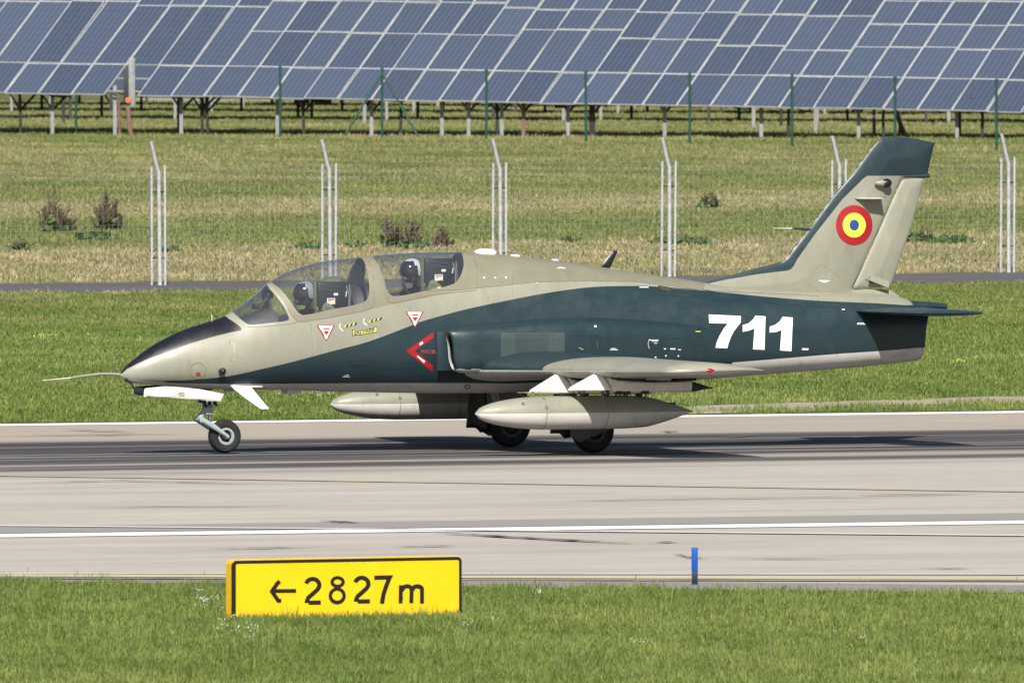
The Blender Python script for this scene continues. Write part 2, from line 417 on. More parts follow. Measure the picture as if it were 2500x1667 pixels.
def scatter(name, quads, spacing_fn, tufts, mat, smin, smax, seed, kind_label=None, keep=None):
    """tufts instanced on points generated in plan inside picture-row bands"""
    pts = []
    r_ = np.random.default_rng(seed)
    for (x0, x1, yt, yb, dens) in quads:     # yt,yb are functions of px
        A, B, C_, D_ = G(x0, yt(x0)), G(x1, yt(x1)), G(x1, yb(x1)), G(x0, yb(x0))
        lo = np.array([min(p.x for p in (A, B, C_, D_)), min(p.y for p in (A, B, C_, D_))]); hi = np.array([max(p.x for p in (A, B, C_, D_)), max(p.y for p in (A, B, C_, D_))])
        area = (hi - lo).prod(); nn = int(area * dens)
        q = lo + r_.random((nn, 2)) * (hi - lo)
        sd = poly_sd([(p.x, p.y) for p in (A, B, C_, D_)], q[:, 0], q[:, 1]); pts.append(q[sd < 0])
    q = np.concatenate(pts)
    dp = [(p.x, p.y) for p in (G(*d_) for d_ in DIRT)]; k_ = poly_sd(dp, q[:, 0], q[:, 1]) + r_.normal(0, .35, len(q)) > 0; q = q[k_ | (r_.random(len(q)) < .03)]
    me = bpy.data.meshes.new(name); me.vertices.add(len(q)); co = np.zeros((len(q), 3)); co[:, :2] = q; me.vertices.foreach_set('co', co.ravel()); me.update()
    o = bpy.data.objects.new(name, me); COL.objects.link(o)
    cc = bpy.data.collections.new(name + ' tufts')
    for tm in tufts:
        to = bpy.data.objects.new('grass_tuft', tm); cc.objects.link(to)
        if not tm.materials: tm.materials.append(mat)
    ng = bpy.data.node_groups.new(name + ' spread', 'GeometryNodeTree')
    ng.interface.new_socket('Geometry', in_out='INPUT', socket_type='NodeSocketGeometry'); ng.interface.new_socket('Geometry', in_out='OUTPUT', socket_type='NodeSocketGeometry')
    gi = ng.nodes.new('NodeGroupInput'); go = ng.nodes.new('NodeGroupOutput')
    mp = ng.nodes.new('GeometryNodeMeshToPoints'); ip = ng.nodes.new('GeometryNodeInstanceOnPoints'); ci = ng.nodes.new('GeometryNodeCollectionInfo')
    ci.inputs['Collection'].default_value = cc; ci.inputs['Separate Children'].default_value = True; ci.inputs['Reset Children'].default_value = True
    ip.inputs['Pick Instance'].default_value = True
    rv = ng.nodes.new('FunctionNodeRandomValue'); rv.data_type = 'FLOAT_VECTOR'; rv.inputs[0].default_value = (-.08, -.08, 0); rv.inputs[1].default_value = (.08, .08, 6.28)
    rs = ng.nodes.new('FunctionNodeRandomValue'); rs.data_type = 'FLOAT'; rs.inputs[2].default_value = smin; rs.inputs[3].default_value = smax
    ri = ng.nodes.new('FunctionNodeRandomValue'); ri.data_type = 'INT'; ri.inputs[4].default_value = 0; ri.inputs[5].default_value = len(tufts) - 1
    L = ng.links
    L.new(gi.outputs[0], mp.inputs[0]); L.new(mp.outputs[0], ip.inputs['Points']); L.new(ci.outputs[0], ip.inputs['Instance'])
    L.new(rv.outputs[0], ip.inputs['Rotation']); L.new(rs.outputs[1], ip.inputs['Scale']); L.new(ri.outputs[2], ip.inputs['Instance Index']); L.new(ip.outputs[0], go.inputs[0])
    md = o.modifiers.new('spread', 'NODES'); md.node_group = ng
    struct(o, 'stuff'); o['label'] = kind_label or 'green meadow grass'; o['category'] = 'grass'
    return o
near_t = [tuft_mesh('near_tuft', 90, .26, .035, .085, .007, .9) for _ in range(5)] + [tuft_mesh('near_tuft_tall', 30, .2, .06, .15, .006, .8)]
mid_t = [tuft_mesh('mid_tuft', 70, .36, .03, .095, .013, .9) for _ in range(4)]
far_t = [tuft_mesh('far_tuft', 60, .6, .035, .12, .024, .8) for _ in range(4)]
edge = lambda x: rw_near(x) + 6 + 5 * math.sin(x * .013)
scatter('near_grass', [(-500, 3000, lambda x: rw_near(x) + 9, lambda x: 1790, 15)], None, near_t, M['blade'], .55, 1.35, 1, 'lush green grass in front of the runway around the yellow sign')
scatter('verge_grass', [(-300, 2800, lambda x: tr_bot(x) + 5, lambda x: rw_far(x) - 3, 10)], None, mid_t, M['blade'], .5, 1.3, 2, 'green verge grass between the runway and the dark track')
scatter('meadow_grass', [(-300, 2800, lambda x: 420, lambda x: tr_top(x) - 2, 6.5), (-300, 2800, lambda x: 250, lambda x: 420, 1.6)], None, far_t, M['blade'], .5, 1.35, 3, 'yellow green meadow grass behind the tall wire fence')

# ---- runway
rm, t, b = nodes_mat('runway concrete'); n = NT(t)
pos = n.node('ShaderNodeNewGeometry').outputs['Position']
ru = n.dot(pos, rdir[:]); rv_ = n.math('SUBTRACT', n.dot(pos, rn[:]), rA.dot(rn))   # 0 at far edge, negative towards camera
st = n.noise(n.comb(n.math('MULTIPLY', ru, .05), n.math('MULTIPLY', rv_, 1.1)), 1.0, 9, .68)
st2 = n.noise(n.comb(n.math('MULTIPLY', ru, .16), n.math('MULTIPLY', rv_, 4.0)), 1.0, 8, .7)
bl = n.noise(pos, .35, 6, .6); sp = n.noise(pos, 30.0, 4, .7)
base = n.ramp(n.math('ADD', n.math('MULTIPLY', st, .6), n.math('MULTIPLY', bl, .4)), [(.32, (.45, .405, .355)), (.5, (.55, .50, .442)), (.66, (.63, .585, .525))])
vfar = n.rng(rv_, -19.0, -7.0, 0, 1)
base = n.mix(n.math('MULTIPLY', vfar, .55), base, (.42, .345, .265))
def rvv(px, py): return (G(px, py) - rA).dot(rn)
b0, b1 = rvv(1250, 1064), rvv(1250, 1138)      # rubber band limits (b1 < b0 < 0)
wob = n.math('MULTIPLY', n.math('SUBTRACT', n.noise(n.comb(n.math('MULTIPLY', ru, .03), n.math('MULTIPLY', rv_, .3)), 1.0, 4), .5), 3.0)
rvw = n.math('ADD', rv_, wob)
stb = n.noise(n.comb(n.math('MULTIPLY', ru, .022), n.math('MULTIPLY', rv_, .75)), 1.0, 5, .62)
band = n.math('MULTIPLY', n.rng(rvw, b0 + 1.2, b0 - 2.2, 0, 1, True), n.rng(rvw, b1 - 2.4, b1 + 2.0, 0, 1, True))
core = n.math('MULTIPLY', n.rng(rvw, b0 + .6, b0 - 1.0, 0, 1, True), n.rng(rvw, b0 - 7.5, b0 - 4.0, 0, 1, True))
rub = n.math('MULTIPLY', band, n.rng(stb, .44, .53, .26, .98))
rub = n.math('MAXIMUM', rub, n.math('MULTIPLY', core, n.rng(stb, .35, .50, .72, 1.0)))
lite = n.math('MULTIPLY', n.rng(st2, .60, .70, 0, .35), 1.0)
base = n.mix(rub, base, (.052, .050, .056))
thin = n.rng(n.noise(n.comb(n.math('MULTIPLY', ru, .045), n.math('MULTIPLY', rv_, 2.2)), 1.0, 5, .6), .61, .68, 0, .35)
base = n.mix(thin, base, (.27, .24, .215))
# transverse-looking joints and tar seams
base = n.mix(n.rng(sp, .3, .7, .0, .14), base, (.20, .18, .17))
base = n.mix(1.0, base, (KA, KA, KA), 'MULTIPLY')
t.links.new(base, b.inputs['Base Color']); b.inputs['Roughness'].default_value = .85; b.inputs['Specular IOR Level'].default_value = .25
bp = n.node('ShaderNodeBump'); bp.inputs['Distance'].default_value = .02; bp.inputs['Strength'].default_value = .5
t.links.new(sp, bp.inputs['Height']); t.links.new(bp.outputs[0], b.inputs['Normal'])
XA, XB = -2600, 5100
quad_px('runway', [(XA, rw_far(XA)), (XB, rw_far(XB)), (XB, rw_near(XB)), (XA, rw_near(XA))], .004, rm)

def mark_mat(name, col, wear=.35, bgc=(.45, .40, .35)):
    m, t, b = nodes_mat(name); n = NT(t); pos = n.node('ShaderNodeNewGeometry').outputs['Position']
    u = n.dot(pos, rdir[:]); v = n.dot(pos, rn[:])
    k = n.noise(n.comb(n.math('MULTIPLY', u, .5), n.math('MULTIPLY', v, 5.0)), 1.0, 9, .75)
    c = n.mix(n.rng(k, .5 - wear * .3, .72 - wear * .3, 0, wear * 1.8), col, bgc)
    kk = .95 if max(col) > .8 else KA
    t.links.new(n.mix(1.0, c, (kk, kk, kk), 'MULTIPLY'), b.inputs['Base Color']); b.inputs['Roughness'].default_value = .7; return m
def strip(name, pts, th0, th1, z, mat):
    """pts picture polyline (centre); th0/th1 thickness in picture px left/right"""
    bm = bmesh.new(); T_ = []; B_ = []
    for i, (x, y) in enumerate(pts):
        k = i / (len(pts) - 1); th = th0 + (th1 - th0) * k
        T_.append(bm.verts.new(G(x, y - th / 2, z))); B_.append(bm.verts.new(G(x, y + th / 2, z)))
    for i in range(len(pts) - 1):
        f = bm.faces.new((B_[i], B_[i + 1], T_[i + 1], T_[i]))
    return struct(link(name, bm, mat, smooth=False))
def ln(a, b): f = line_y(a, b); return [(XA, f(XA)), (XB, f(XB))]
mwhite = mark_mat('white runway paint', (.82, .82, .80), .12); mworn = mark_mat('worn white paint', (.79, .78, .77), .2)
mgrit = mark_mat('greyer asphalt band', (.34, .315, .285), .15); myel = mark_mat('worn yellow paint', (.78, .66, .30), .4); mtar = mark_mat('tar', (.03, .03, .03), .3)
mshoulder = mark_mat('shoulder tarmac', (.34, .30, .265), .3, (.22, .2, .19))
strip('runway_edge_line', ln((0, 1037), (2500, 1005)), 4.6, 5.0, .008, mwhite)
strip('worn_runway_line', ln((0, 1112), (2500, 1078)), 4, 4, .008, mark_mat('rubbed white paint', (.55, .55, .57), .75, (.16, .15, .16)))
strip('grey_paving_band', ln((0, 1293), (2500, 1260)), 16, 17, .008, mgrit)
strip('white_taxiway_line', ln((0, 1307), (2500, 1273.5)), 7.5, 8.5, .012, mwhite)
strip('faint_white_line', ln((0, 1282), (2500, 1306)), 2.0, 3.2, .016, mworn)
strip('yellow_centre_line', ln((0, 1160), (2500, 1199)), 2.2, 2.8, .012, mark_mat('thin yellow paint', (.79, .63, .27), .6))
strip('shoulder_paving', ln((0, 1412), (2500, 1437)), 12, 22, .008, mshoulder)
strip('white_shoulder_line', ln((0, 1398), (2500, 1400)), 4, 5, .012, mark_mat('shoulder white', (.72, .70, .68), .45))
strip('yellow_shoulder_line', ln((0, 1403.5), (2500, 1411)), 5, 7, .014, myel)
strip('tar_seam', ln((0, 1410), (2500, 1416)), 1.6, 3.2, .018, mark_mat('tar seam', (.06, .055, .055), .5))
def crack(pts, th=1.6):
    P = []
    for i in range(len(pts) - 1):
        for k in range(8):
            t_ = k / 8; P.append((pts[i][0] + (pts[i + 1][0] - pts[i][0]) * t_, pts[i][1] + (pts[i + 1][1] - pts[i][1]) * t_ + random.uniform(-.7, .7)))
    P.append(pts[-1])
    bm = bmesh.new(); T_ = []; B_ = []; nn = len(P)
    for i, (x, y) in enumerate(P):
        th_ = th * math.sin(math.pi * min(max(i / (nn - 1), .06), .94)) * random.uniform(.6, 1.3)
        T_.append(bm.verts.new(G(x, y - th_ / 2, .020))); B_.append(bm.verts.new(G(x, y + th_ / 2, .020)))
    for i in range(nn - 1): bm.faces.new((B_[i], B_[i + 1], T_[i + 1], T_[i]))
    struct(link('tar_crack', bm, mtar, smooth=False))
for pts, th in [([(1060, 1298), (1190, 1306), (1400, 1318), (1540, 1324)], 3.2), ([(780, 1270), (880, 1274)], 2.6), ([(500, 1338), (640, 1336), (800, 1332)], 1.4), ([(960, 1333), (1120, 1330)], 1.6),
                ([(0, 1178), (300, 1172), (700, 1181)], 1.2), ([(1640, 1349), (1680, 1358), (1728, 1362)], 2.0), ([(1780, 1361), (2060, 1363)], 1.0), ([(2100, 1208), (2400, 1204)], 1.2),
                ([(1600, 1322), (1655, 1322)], 1.8), ([(150, 1048), (330, 1054)], 1.6), ([(1610, 1052), (1660, 1053)], 2.0), ([(1770, 1066), (1850, 1061)], 1.6), ([(0, 1064), (200, 1061), (460, 1058)], 1.2),
                ([(1300, 1223), (1700, 1216), (2300, 1209)], 1.0), ([(200, 1236), (700, 1233)], 1.0), ([(2250, 1385), (2380, 1387)], 1.3)]:
    crack(pts, th)
quad_px('perimeter_track', [(XA, tr_top(XA)), (XB, tr_top(XB)), (XB, tr_bot(XB)), (XA, tr_bot(XA))], .006, new_mat('old asphalt', (.105, .095, .10), .9, var=.25, scale=.6, stretch=(.2, 1, 1)))
quad_px('dirt_track', DIRT, .008, new_mat('pale dirt', (.40, .34, .26), .95, var=.25, scale=1.2))
quad_px('gravel_path', [(330, 240), (1130, 250), (1130, 262), (330, 259)], .008, new_mat('pale gravel', (.42, .39, .35), .95, var=.2, scale=1))

# ================================================================== AIRCRAFT
jet = empty('jet_trainer', P0, PSI)
tag(jet, 'two-seat military jet in beige and teal camouflage with number 711 on the runway', 'aircraft')
ycol = lambda P, yl: [S(x, y, yl) for x, y in P]
TOP = [(292, 914.5), (309, 893), (335, 871), (368, 846.6), (411.6, 822), (457.5, 802), (501, 788), (547, 772.6), (566, 761), (603, 735.6), (636, 710), (653, 692.5), (683, 673.8), (718.6, 657.4), (763, 644), (808, 635), (852.5, 630.6), (882, 627.6), (927, 622.6), (986, 618), (1046, 615.7), (1105, 614.8), (1135, 615.2), (1180, 617.5), (1224, 621.7), (1308, 631), (1367, 637), (1457, 651), (1516, 660), (1576, 669), (1635, 677), (1695, 685.7), (1760, 697), (1840, 705), (1920, 710), (2000, 713), (2100, 716), (2169, 719), (2211, 730), (2240, 742), (2270, 756), (2320, 780)]
BOT = [(292, 917), (300, 925), (322, 934.6), (360, 938.4), (411.6, 943.5), (462.7, 947), (564.7, 951), (689, 952), (808, 955.6), (927, 958), (1046, 959.5), (1189, 959), (1293, 955.6), (1500, 944), (1700, 927), (1875, 912), (1980, 904), (2082, 896), (2150, 889), (2211, 882), (2320, 870)]
def curve(P): q = [S(x, y, 0) for x, y in P]; return [a for a, _ in q], [b for _, b in q]
tx, tz = curve(TOP); bx, bz = curve(BOT)
xn = tx[0]
sx = lambda px: S(px, 850, 0)[0]
WID = [(292, .012), (300, .05), (322, .115), (360, .19), (411, .265), (462, .32), (520, .365), (600, .405), (700, .44), (850, .47), (1000, .49), (1100, .50), (1250, .53), (1400, .545), (1550, .55), (1700, .545), (1850, .525), (2000, .495), (2100, .46), (2200, .42), (2320, .37)]
wx = [sx(p) for p, _ in WID]; ww = [q for _, q in WID]
ZCF = [(292, .5), (340, .42), (450, .42), (550, .42), (660, .36), (850, .36), (1000, .36), (1200, .38), (1457, .46), (1700, .5), (2320, .5)]   # height of max width as fraction
zx = [sx(p) for p, _ in ZCF]; zf = [q for _, q in ZCF]
NTX = [(292, 2.0), (500, 1.95), (570, 1.85), (700, 1.95), (1100, 2.0), (1300, 1.9), (1500, 1.75), (1650, 1.75), (1900, 1.9), (2320, 2.0)]
ex = [sx(p) for p, _ in NTX]; en = [q for _, q in NTX]
def smoothc(xs, ys, x):
    """monotone-ish cubic through the key stations"""
    i = int(np.searchsorted(xs, x)) - 1; i = min(max(i, 0), len(xs) - 2)
    h = xs[i + 1] - xs[i]; t_ = min(max((x - xs[i]) / h, 0), 1)
    def sl(j):
        if j <= 0 or j >= len(xs) - 1:
            j2 = min(max(j, 1), len(xs) - 1); return (ys[j2] - ys[j2 - 1]) / (xs[j2] - xs[j2 - 1])
        a = (ys[j] - ys[j - 1]) / (xs[j] - xs[j - 1]); b_ = (ys[j + 1] - ys[j]) / (xs[j + 1] - xs[j])
        return 0 if a * b_ <= 0 else 2 * a * b_ / (a + b_)
    m0, m1 = sl(i) * h, sl(i + 1) * h
    return (2 * t_ ** 3 - 3 * t_ ** 2 + 1) * ys[i] + (t_ ** 3 - 2 * t_ ** 2 + t_) * m0 + (-2 * t_ ** 3 + 3 * t_ ** 2) * ys[i + 1] + (t_ ** 3 - t_ ** 2) * m1
def fsec(x):
    zt, zb = smoothc(tx, tz, x), smoothc(bx, bz, x); w_ = smoothc(wx, ww, x); k = interp(x, zx, zf); n_ = interp(x, ex, en)
    return zt, zb, w_, zb + (zt - zb) * k, n_
def fus_bm(x0, x1, ns, nr):
    bm = bmesh.new(); rings = []
    for i in range(ns + 1):
        u = i / ns; u = u ** 1.25 if False else u
        x = x0 + (x1 - x0) * u
        if i < 12: x = x0 + (x1 - x0) * (12 / ns) * (i / 12) ** 1.8
        zt, zb, w_, zc, n_ = fsec(x); ring = []
        for k in range(nr):
            a = 2 * math.pi * k / nr; c, s = math.cos(a), math.sin(a)
            if s >= 0: y = w_ * math.copysign(abs(c) ** (2 / n_), c); z = zc + (zt - zc) * abs(s) ** (2 / n_)
            else: nb_ = interp(x, [sx(1500), sx(1850)], [2.35, 3.5]); y = w_ * math.copysign(abs(c) ** (2 / nb_), c); z = zc - (zc - zb) * abs(s) ** (2 / nb_)
            ring.append(bm.verts.new((x, y, z)))
        rings.append(ring)
    for i in range(ns):
        for k in range(nr): bm.faces.new((rings[i][k], rings[i][(k + 1) % nr], rings[i + 1][(k + 1) % nr], rings[i + 1][k]))
    bm.faces.new(rings[0])
    bmesh.ops.recalc_face_normals(bm, faces=bm.faces)
    return bm
fb = fus_bm(tx[0], tx[-1], 300, 112)
FT = BVHTree.FromBMesh(fb)
def camlocal(px, py):
    d = ray(px, py); o = tol(CAM); return o, Vector((d.dot(XL), d.dot(YL), d.z))
def hit(tree, px, py, yl=0.0):
    o, d = camlocal(px, py); r_ = tree.ray_cast(o, d)
    return r_[0], r_[1]
def xz(P, tree=FT, ylmiss=0.0):
    out = []
    for p in P:
        h_, _ = hit(tree, p[0], p[1])
        if len(p) > 2: out.append(S(p[0], p[1], p[2]))
        elif h_ is None: out.append(S(p[0], p[1], ylmiss))
        else: out.append((h_.x, h_.z))
    return out
def dens(P, n=8):
    out = []
    for i in range(len(P) - 1):
        for k in range(n):
            t_ = k / n; out.append((P[i][0] + (P[i + 1][0] - P[i][0]) * t_, P[i][1] + (P[i + 1][1] - P[i][1]) * t_))
    out.append(P[-1]); return out
# --- tail end cut
tailcut = [(-20, -5), (sx(2225), -5), (sx(2226), S(0, 872, 0)[1]), (sx(2229), S(0, 820, 0)[1]), (sx(2238), S(0, 795, 0)[1]), (sx(2258), S(0, 768, 0)[1]), (sx(2275), S(0, 740, 0)[1]), (sx(2290), 9), (-20, 9)]
cut(fb, tailcut)
ins = set(inside_faces(fb, tailcut)); bmesh.ops.delete(fb, geom=[f for f in fb.faces if f not in ins], context='FACES')
# --- paint areas (side-view curves found on the skin)
teal_top = [(404, 929.5), (462.7, 927.4), (552, 919), (629, 903), (718.6, 882), (808, 858), (897, 834.5), (986, 801.7), (1031, 784), (1135, 755.6), (1218.6, 737.7), (1308, 720), (1382, 708), (1457, 700), (1546, 698), (1590, 699), (1665, 704), (1740, 711), (1796, 717), (1878, 725), (1997, 734), (2133, 740), (2211, 745)]
belly_top = [(292, 916), (309, 924.5), (360, 930), (437, 935), (564, 937), (778, 936), (927, 935), (1135, 935), (1300, 934), (1500, 915), (1742, 889), (1844, 880.6), (1946, 872), (2048, 863.6), (2150, 856.8), (2240, 849)]
teal_xz = xz(smooth_poly(teal_top, 5, False)); belly_xz = xz(smooth_poly(belly_top, 4, False))
xe = tx[-1] + 1
tealP = teal_xz + [(xe, teal_xz[-1][1]), (xe, -2), (teal_xz[0][0], -2)]
bellyP = [(tx[0] - .5, belly_xz[0][1])] + belly_xz + [(xe, belly_xz[-1][1]), (xe, -2), (tx[0] - .5, -2)]
blackP = xz([(292, 915.5), (309.6, 901), (335, 888), (360.6, 876), (411.6, 858), (462.7, 839), (513.7, 823.6), (560, 812), (592.8, 805.8), (584, 796), (572, 786.6), (558, 778), (549, 772.6, 0)]) + [S(547, 700, 0), S(280, 700, 0), S(280, 915, 0)]
endteal = [S(2211, 600, 0), S(2330, 600, 0), S(2330, 760, 0), S(2211, 760, 0)]
seamc = xz(smooth_poly([(712, 770), (722, 782), (740, 786), (808, 775), (897, 757), (960, 742), (1040, 727), (1132, 707), (1225, 697), (1308, 689), (1430, 686), (1546, 688), (1635, 697), (1712, 712)], 4, False))
darkP = [S(640, 640, 0), S(655, 690, 0)] + xz([(676, 715), (700, 750)]) + seamc + [S(1717, 690, 0), S(1717, 560, 0), S(640, 560, 0)]
for P, mi in ((darkP, 4), (tealP, 1), (bellyP, 2), (blackP, 3), (endteal, 1)):
    cut(fb, P)
    for f in inside_faces(fb, P): f.material_index = mi
# --- glass outlines
ws = xz([(650, 703), (656, 704), (674, 723), (692, 746.7), (701, 764), (704, 774), (702, 783), (680, 786), (659, 788), (630, 791.5), (612, 793), (603, 791), (584.6, 777), (573, 767)]) + [S(566, 763, 0), S(560, 730, 0), S(640, 670, 0)]
ws = xz([(657, 705), (674, 723), (692, 746.7), (701, 764), (704, 774), (702, 783), (680, 786), (659, 788), (630, 791.5), (612, 793), (603, 791), (584.6, 777), (573, 767)]) + [S(566, 763, 0), S(560, 730, 0), S(640, 660, 0), S(651, 690, 0)]
fc = xz([(669, 694), (683, 704), (700.7, 725), (718.6, 750), (727, 762), (734, 767.5), (742, 769), (763, 766), (808, 755.6), (850, 748), (882, 740.7), (894, 734.8), (901, 722), (902, 705), (900, 684), (895, 655), (886, 634)]) + [S(877, 625, 0), S(870, 580, 0), S(640, 640, 0), S(660, 688, 0)]
rc = xz([(911, 630), (924, 648.5), (936, 675), (943, 705), (949, 717), (959.6, 723.5), (986, 721), (1046, 708.6), (1090.6, 699), (1111, 691.6), (1120, 681), (1127, 668), (1132, 648.5), (1131, 632)]) + [S(1122, 612, 0), S(1115, 580, 0), S(905, 580, 0), S(908, 621, 0)]
parts = []
for P, nm, lab in ((ws, 'windscreen', None), (fc, 'canopy_glass', None), (rc, 'canopy_glass', None)):
    cut(fb, P)
    fs = inside_faces(fb, P)
    gb = bmesh.new(); vmap = {}
    for f in fs:
        vs_ = []
        for v in f.verts:
            if v not in vmap: vmap[v] = gb.verts.new(v.co)
            vs_.append(vmap[v])
        gb.faces.new(vs_)
    bmesh.ops.delete(fb, geom=fs, context='FACES')
    parts.append((nm, gb))
# holes: nose wheel bay is only painted; fuselage mesh done
fus_mesh_tree = BVHTree.FromBMesh(fb)
fus = link('fuselage', fb, ['beige', 'teal', 'belly', 'black', 'beige_dark'], jet, angle=50)
for nm, gb in parts: link(nm, gb, 'glass', jet, angle=60)

# --- frame lips round the panes (raised rim following the glass edge)
def rim(P, wdt, name, mat, lift=.006, closed=False):
    pass
# --- air intakes
IN = [(1101, 808, 906, .78), (1112, 805, 908, .805), (1150, 798, 912, .84), (1250, 787, 915, .865), (1350, 779, 917, .865), (1460, 776, 917, .845), (1560, 781, 915, .80), (1640, 786, 912, .72), (1720, 793, 905, .62), (1800, 802, 897, .50)]
def intake_bm(sgn):
    st_ = []
    for px, yt, yb, wo in IN:
        x, z1 = S(px, yt, -wo * .9); _, z0 = S(px, yb, -wo * .9); st_.append((x, z0, z1, wo))
    xs = [s_[0] for s_ in st_]
    bm = bmesh.new(); rings = []; N = 56
    def ring(x, grow=0.0, inner=.585, mi=0):
        z0 = smoothc(xs, [s_[1] for s_ in st_], x) - grow; z1 = smoothc(xs, [s_[2] for s_ in st_], x) + grow; wo = smoothc(xs, [s_[3] for s_ in st_], x) + grow
        u = (x - xs[0]) / (xs[-1] - xs[0]); inn = (inner - grow) * (1 - min(1, u * 9)) + .2 * min(1, u * 9)
        yc = (wo + inn) / 2; hw = (wo - inn) / 2; zc = (z0 + z1) / 2; hz = (z1 - z0) / 2; r_ = []
        n_ = 4.0 - 1.2 * min(1, max(0, u * 1.3))
        for k in range(N):
            a = 2 * math.pi * k / N; c, s = math.cos(a), math.sin(a)
            xx = x
            if x <= xs[0] + .12: xx = x + .05 * (-s) * 1.0     # lip raked: top further forward than bottom
            r_.append(bm.verts.new((xx, sgn * (yc + hw * math.copysign(abs(c) ** (2 / n_), c)), zc + hz * math.copysign(abs(s) ** (2 / n_), s))))
        return r_
    outer = [ring(xs[0] + .0, -.012), ring(xs[0] + .004, -.004), ring(xs[0] + .016, .001)] + [ring(xs[0] + .03 + (xs[-1] - xs[0] - .03) * (i / 60)) for i in range(61)]
    innr = [ring(xs[0] + .002, -.018), ring(xs[0] + .03, -.03), ring(xs[0] + .12, -.035), ring(xs[0] + .6, -.06)]
    seq = innr[::-1] + outer
    for i in range(len(seq) - 1):
        for k in range(N):
            f = bm.faces.new((seq[i][k], seq[i][(k + 1) % N], seq[i + 1][(k + 1) % N], seq[i + 1][k])); f.material_index = 2 if i < 3 else 0
    f = bm.faces.new(seq[0]); f.material_index = 3
    bmesh.ops.recalc_face_normals(bm, faces=bm.faces)
    # belly colour below
    bp_ = [S(1040, 907, -.8), S(1104, 909.5, -.8), S(1160, 914, -.8), S(1300, 915, -.8), S(1900, 907, -.8), S(1900, 990, -.8), S(1040, 990, -.8)]
    for f in bm.faces:
        if f.material_index == 0:
            c_ = f.calc_center_median()
            if f.normal.z < -.55: f.material_index = 1
    return bm
for sgn in (-1, 1):
    ib = intake_bm(sgn)
    if sgn == -1: IT = BVHTree.FromBMesh(ib)
    io = link('air_intake', ib, ['teal', 'belly', 'belly', 'dark'], jet, angle=40)
    pb = bmesh.new(); x0, z0 = S(1073, 905, -.60); x1, z1 = S(1100, 809, -.60)
    box(pb, ((x0 + x1) / 2 + .03, sgn * .575, (z0 + z1) / 2), (x1 - x0 + .10, .012, z1 - z0), bev=.004)
    link('splitter_plate', pb, 'teal', io)

# --- wings
xr, zr = S(1172, 903, -.8); xt, zt_ = S(1640, 906, -4.9)
def wing_sec(y):            # |y| -> LE x, chord, z, thickness
    k = (y - .8) / 4.1
    le = xr + (xt - xr) * k
    te_r, te_t = xr + 2.42, S(1875, 911, -4.9)[0]
    te = te_r + (te_t - te_r) * k
    z = zr + (zt_ - zr) * k
    th = .155 + (.125 - .155) * k
    if y > 4.72:
        q = math.sqrt(max(0, 1 - ((y - 4.72) / .2) ** 2)); mid = le + (te - le) * .62
        le = mid + (le - mid) * (.55 + .45 * q); te = mid + (te - mid) * (.80 + .20 * q); th *= .12 + .88 * q
    return le, te - le, z, th
def foil(t, th, up):
    yt = 5 * th * (.2969 * math.sqrt(t) - .126 * t - .3516 * t * t + .2843 * t ** 3 - .1036 * t ** 4)
    return yt if up else -yt * .92
def camb(t): return .018 * 4 * t * (1 - t)
def wing_bm(sgn):
    bm = bmesh.new(); ys = list(np.linspace(.25, 1.0, 10)) + list(np.linspace(1.05, 4.7, 50)) + list(4.72 + .2 * np.sin(np.linspace(.1, math.pi / 2, 9))); rows = []
    NC = 26; ts = [(1 - math.cos(math.pi * i / NC)) / 2 for i in range(NC + 1)]
    for y in ys:
        le, ch, z, th = wing_sec(y); r_ = []
        fair = 0.0  # leading edge root extension
        le -= fair; ch += fair
        for i in range(NC, -1, -1): t_ = ts[i]; r_.append(bm.verts.new((le + ch * t_, sgn * y, z + ch * (foil(t_, th, True) + camb(t_)))))
        for i in range(1, NC): t_ = ts[i]; r_.append(bm.verts.new((le + ch * t_, sgn * y, z + ch * (foil(t_, th, False) + camb(t_)))))
        rows.append(r_)
    n_ = len(rows[0])
    for j in range(len(rows) - 1):
        for k in range(n_):
            f = bm.faces.new((rows[j][k], rows[j][(k + 1) % n_], rows[j + 1][(k + 1) % n_], rows[j + 1][k]))
            f.material_index = 0 if k < NC else 1
    bm.faces.new(rows[-1])
    bmesh.ops.recalc_face_normals(bm, faces=bm.faces)
    # teal inner area on the upper side
    tp = [(-9, -1), (9, -1), (9, 2.9), (xr + 1.0, 2.75), (xr + .55, 2.35), (xr + .3, 2.15), (-9, 1.93)]
    tp = [(a, sgn * b_) for a, b_ in tp]
    cut(bm, tp, (0, 1))
    for f in inside_faces(bm, tp, (0, 1)):
        if f.material_index == 0: f.material_index = 2
    return bm
wings = []
for sgn in (-1, 1):
    wo_ = link('wing', wing_bm(sgn), ['beige', 'belly', 'teal'], jet, angle=40); wings.append(wo_)
    # tip light
    lb = bmesh.new(); lx, lz = S(1726, 904.5, -4.93)
    lathe(lb, [(-.03, .003), (-.02, .02), (.0, .028), (.03, .024), (.06, .01), (.075, .002)], (lx + .03, sgn * 4.93, lz), 'x', 16)
    link('navigation_light', lb, 'navred' if sgn < 0 else new_mat('green lens', (.0, .3, .08), .15), wo_)
    # flap hinge fairings
    for yy in (1.5, 2.1, 3.6):
        le, ch, z, th = wing_sec(yy); hb = bmesh.new()
        lathe(hb, [(-.25, .004), (-.15, .028), (0, .04), (.15, .03), (.3, .006)], (le + ch * .86, sgn * yy, z - .03), 'x', 12)
        link('flap_fairing', hb, 'belly', wo_)

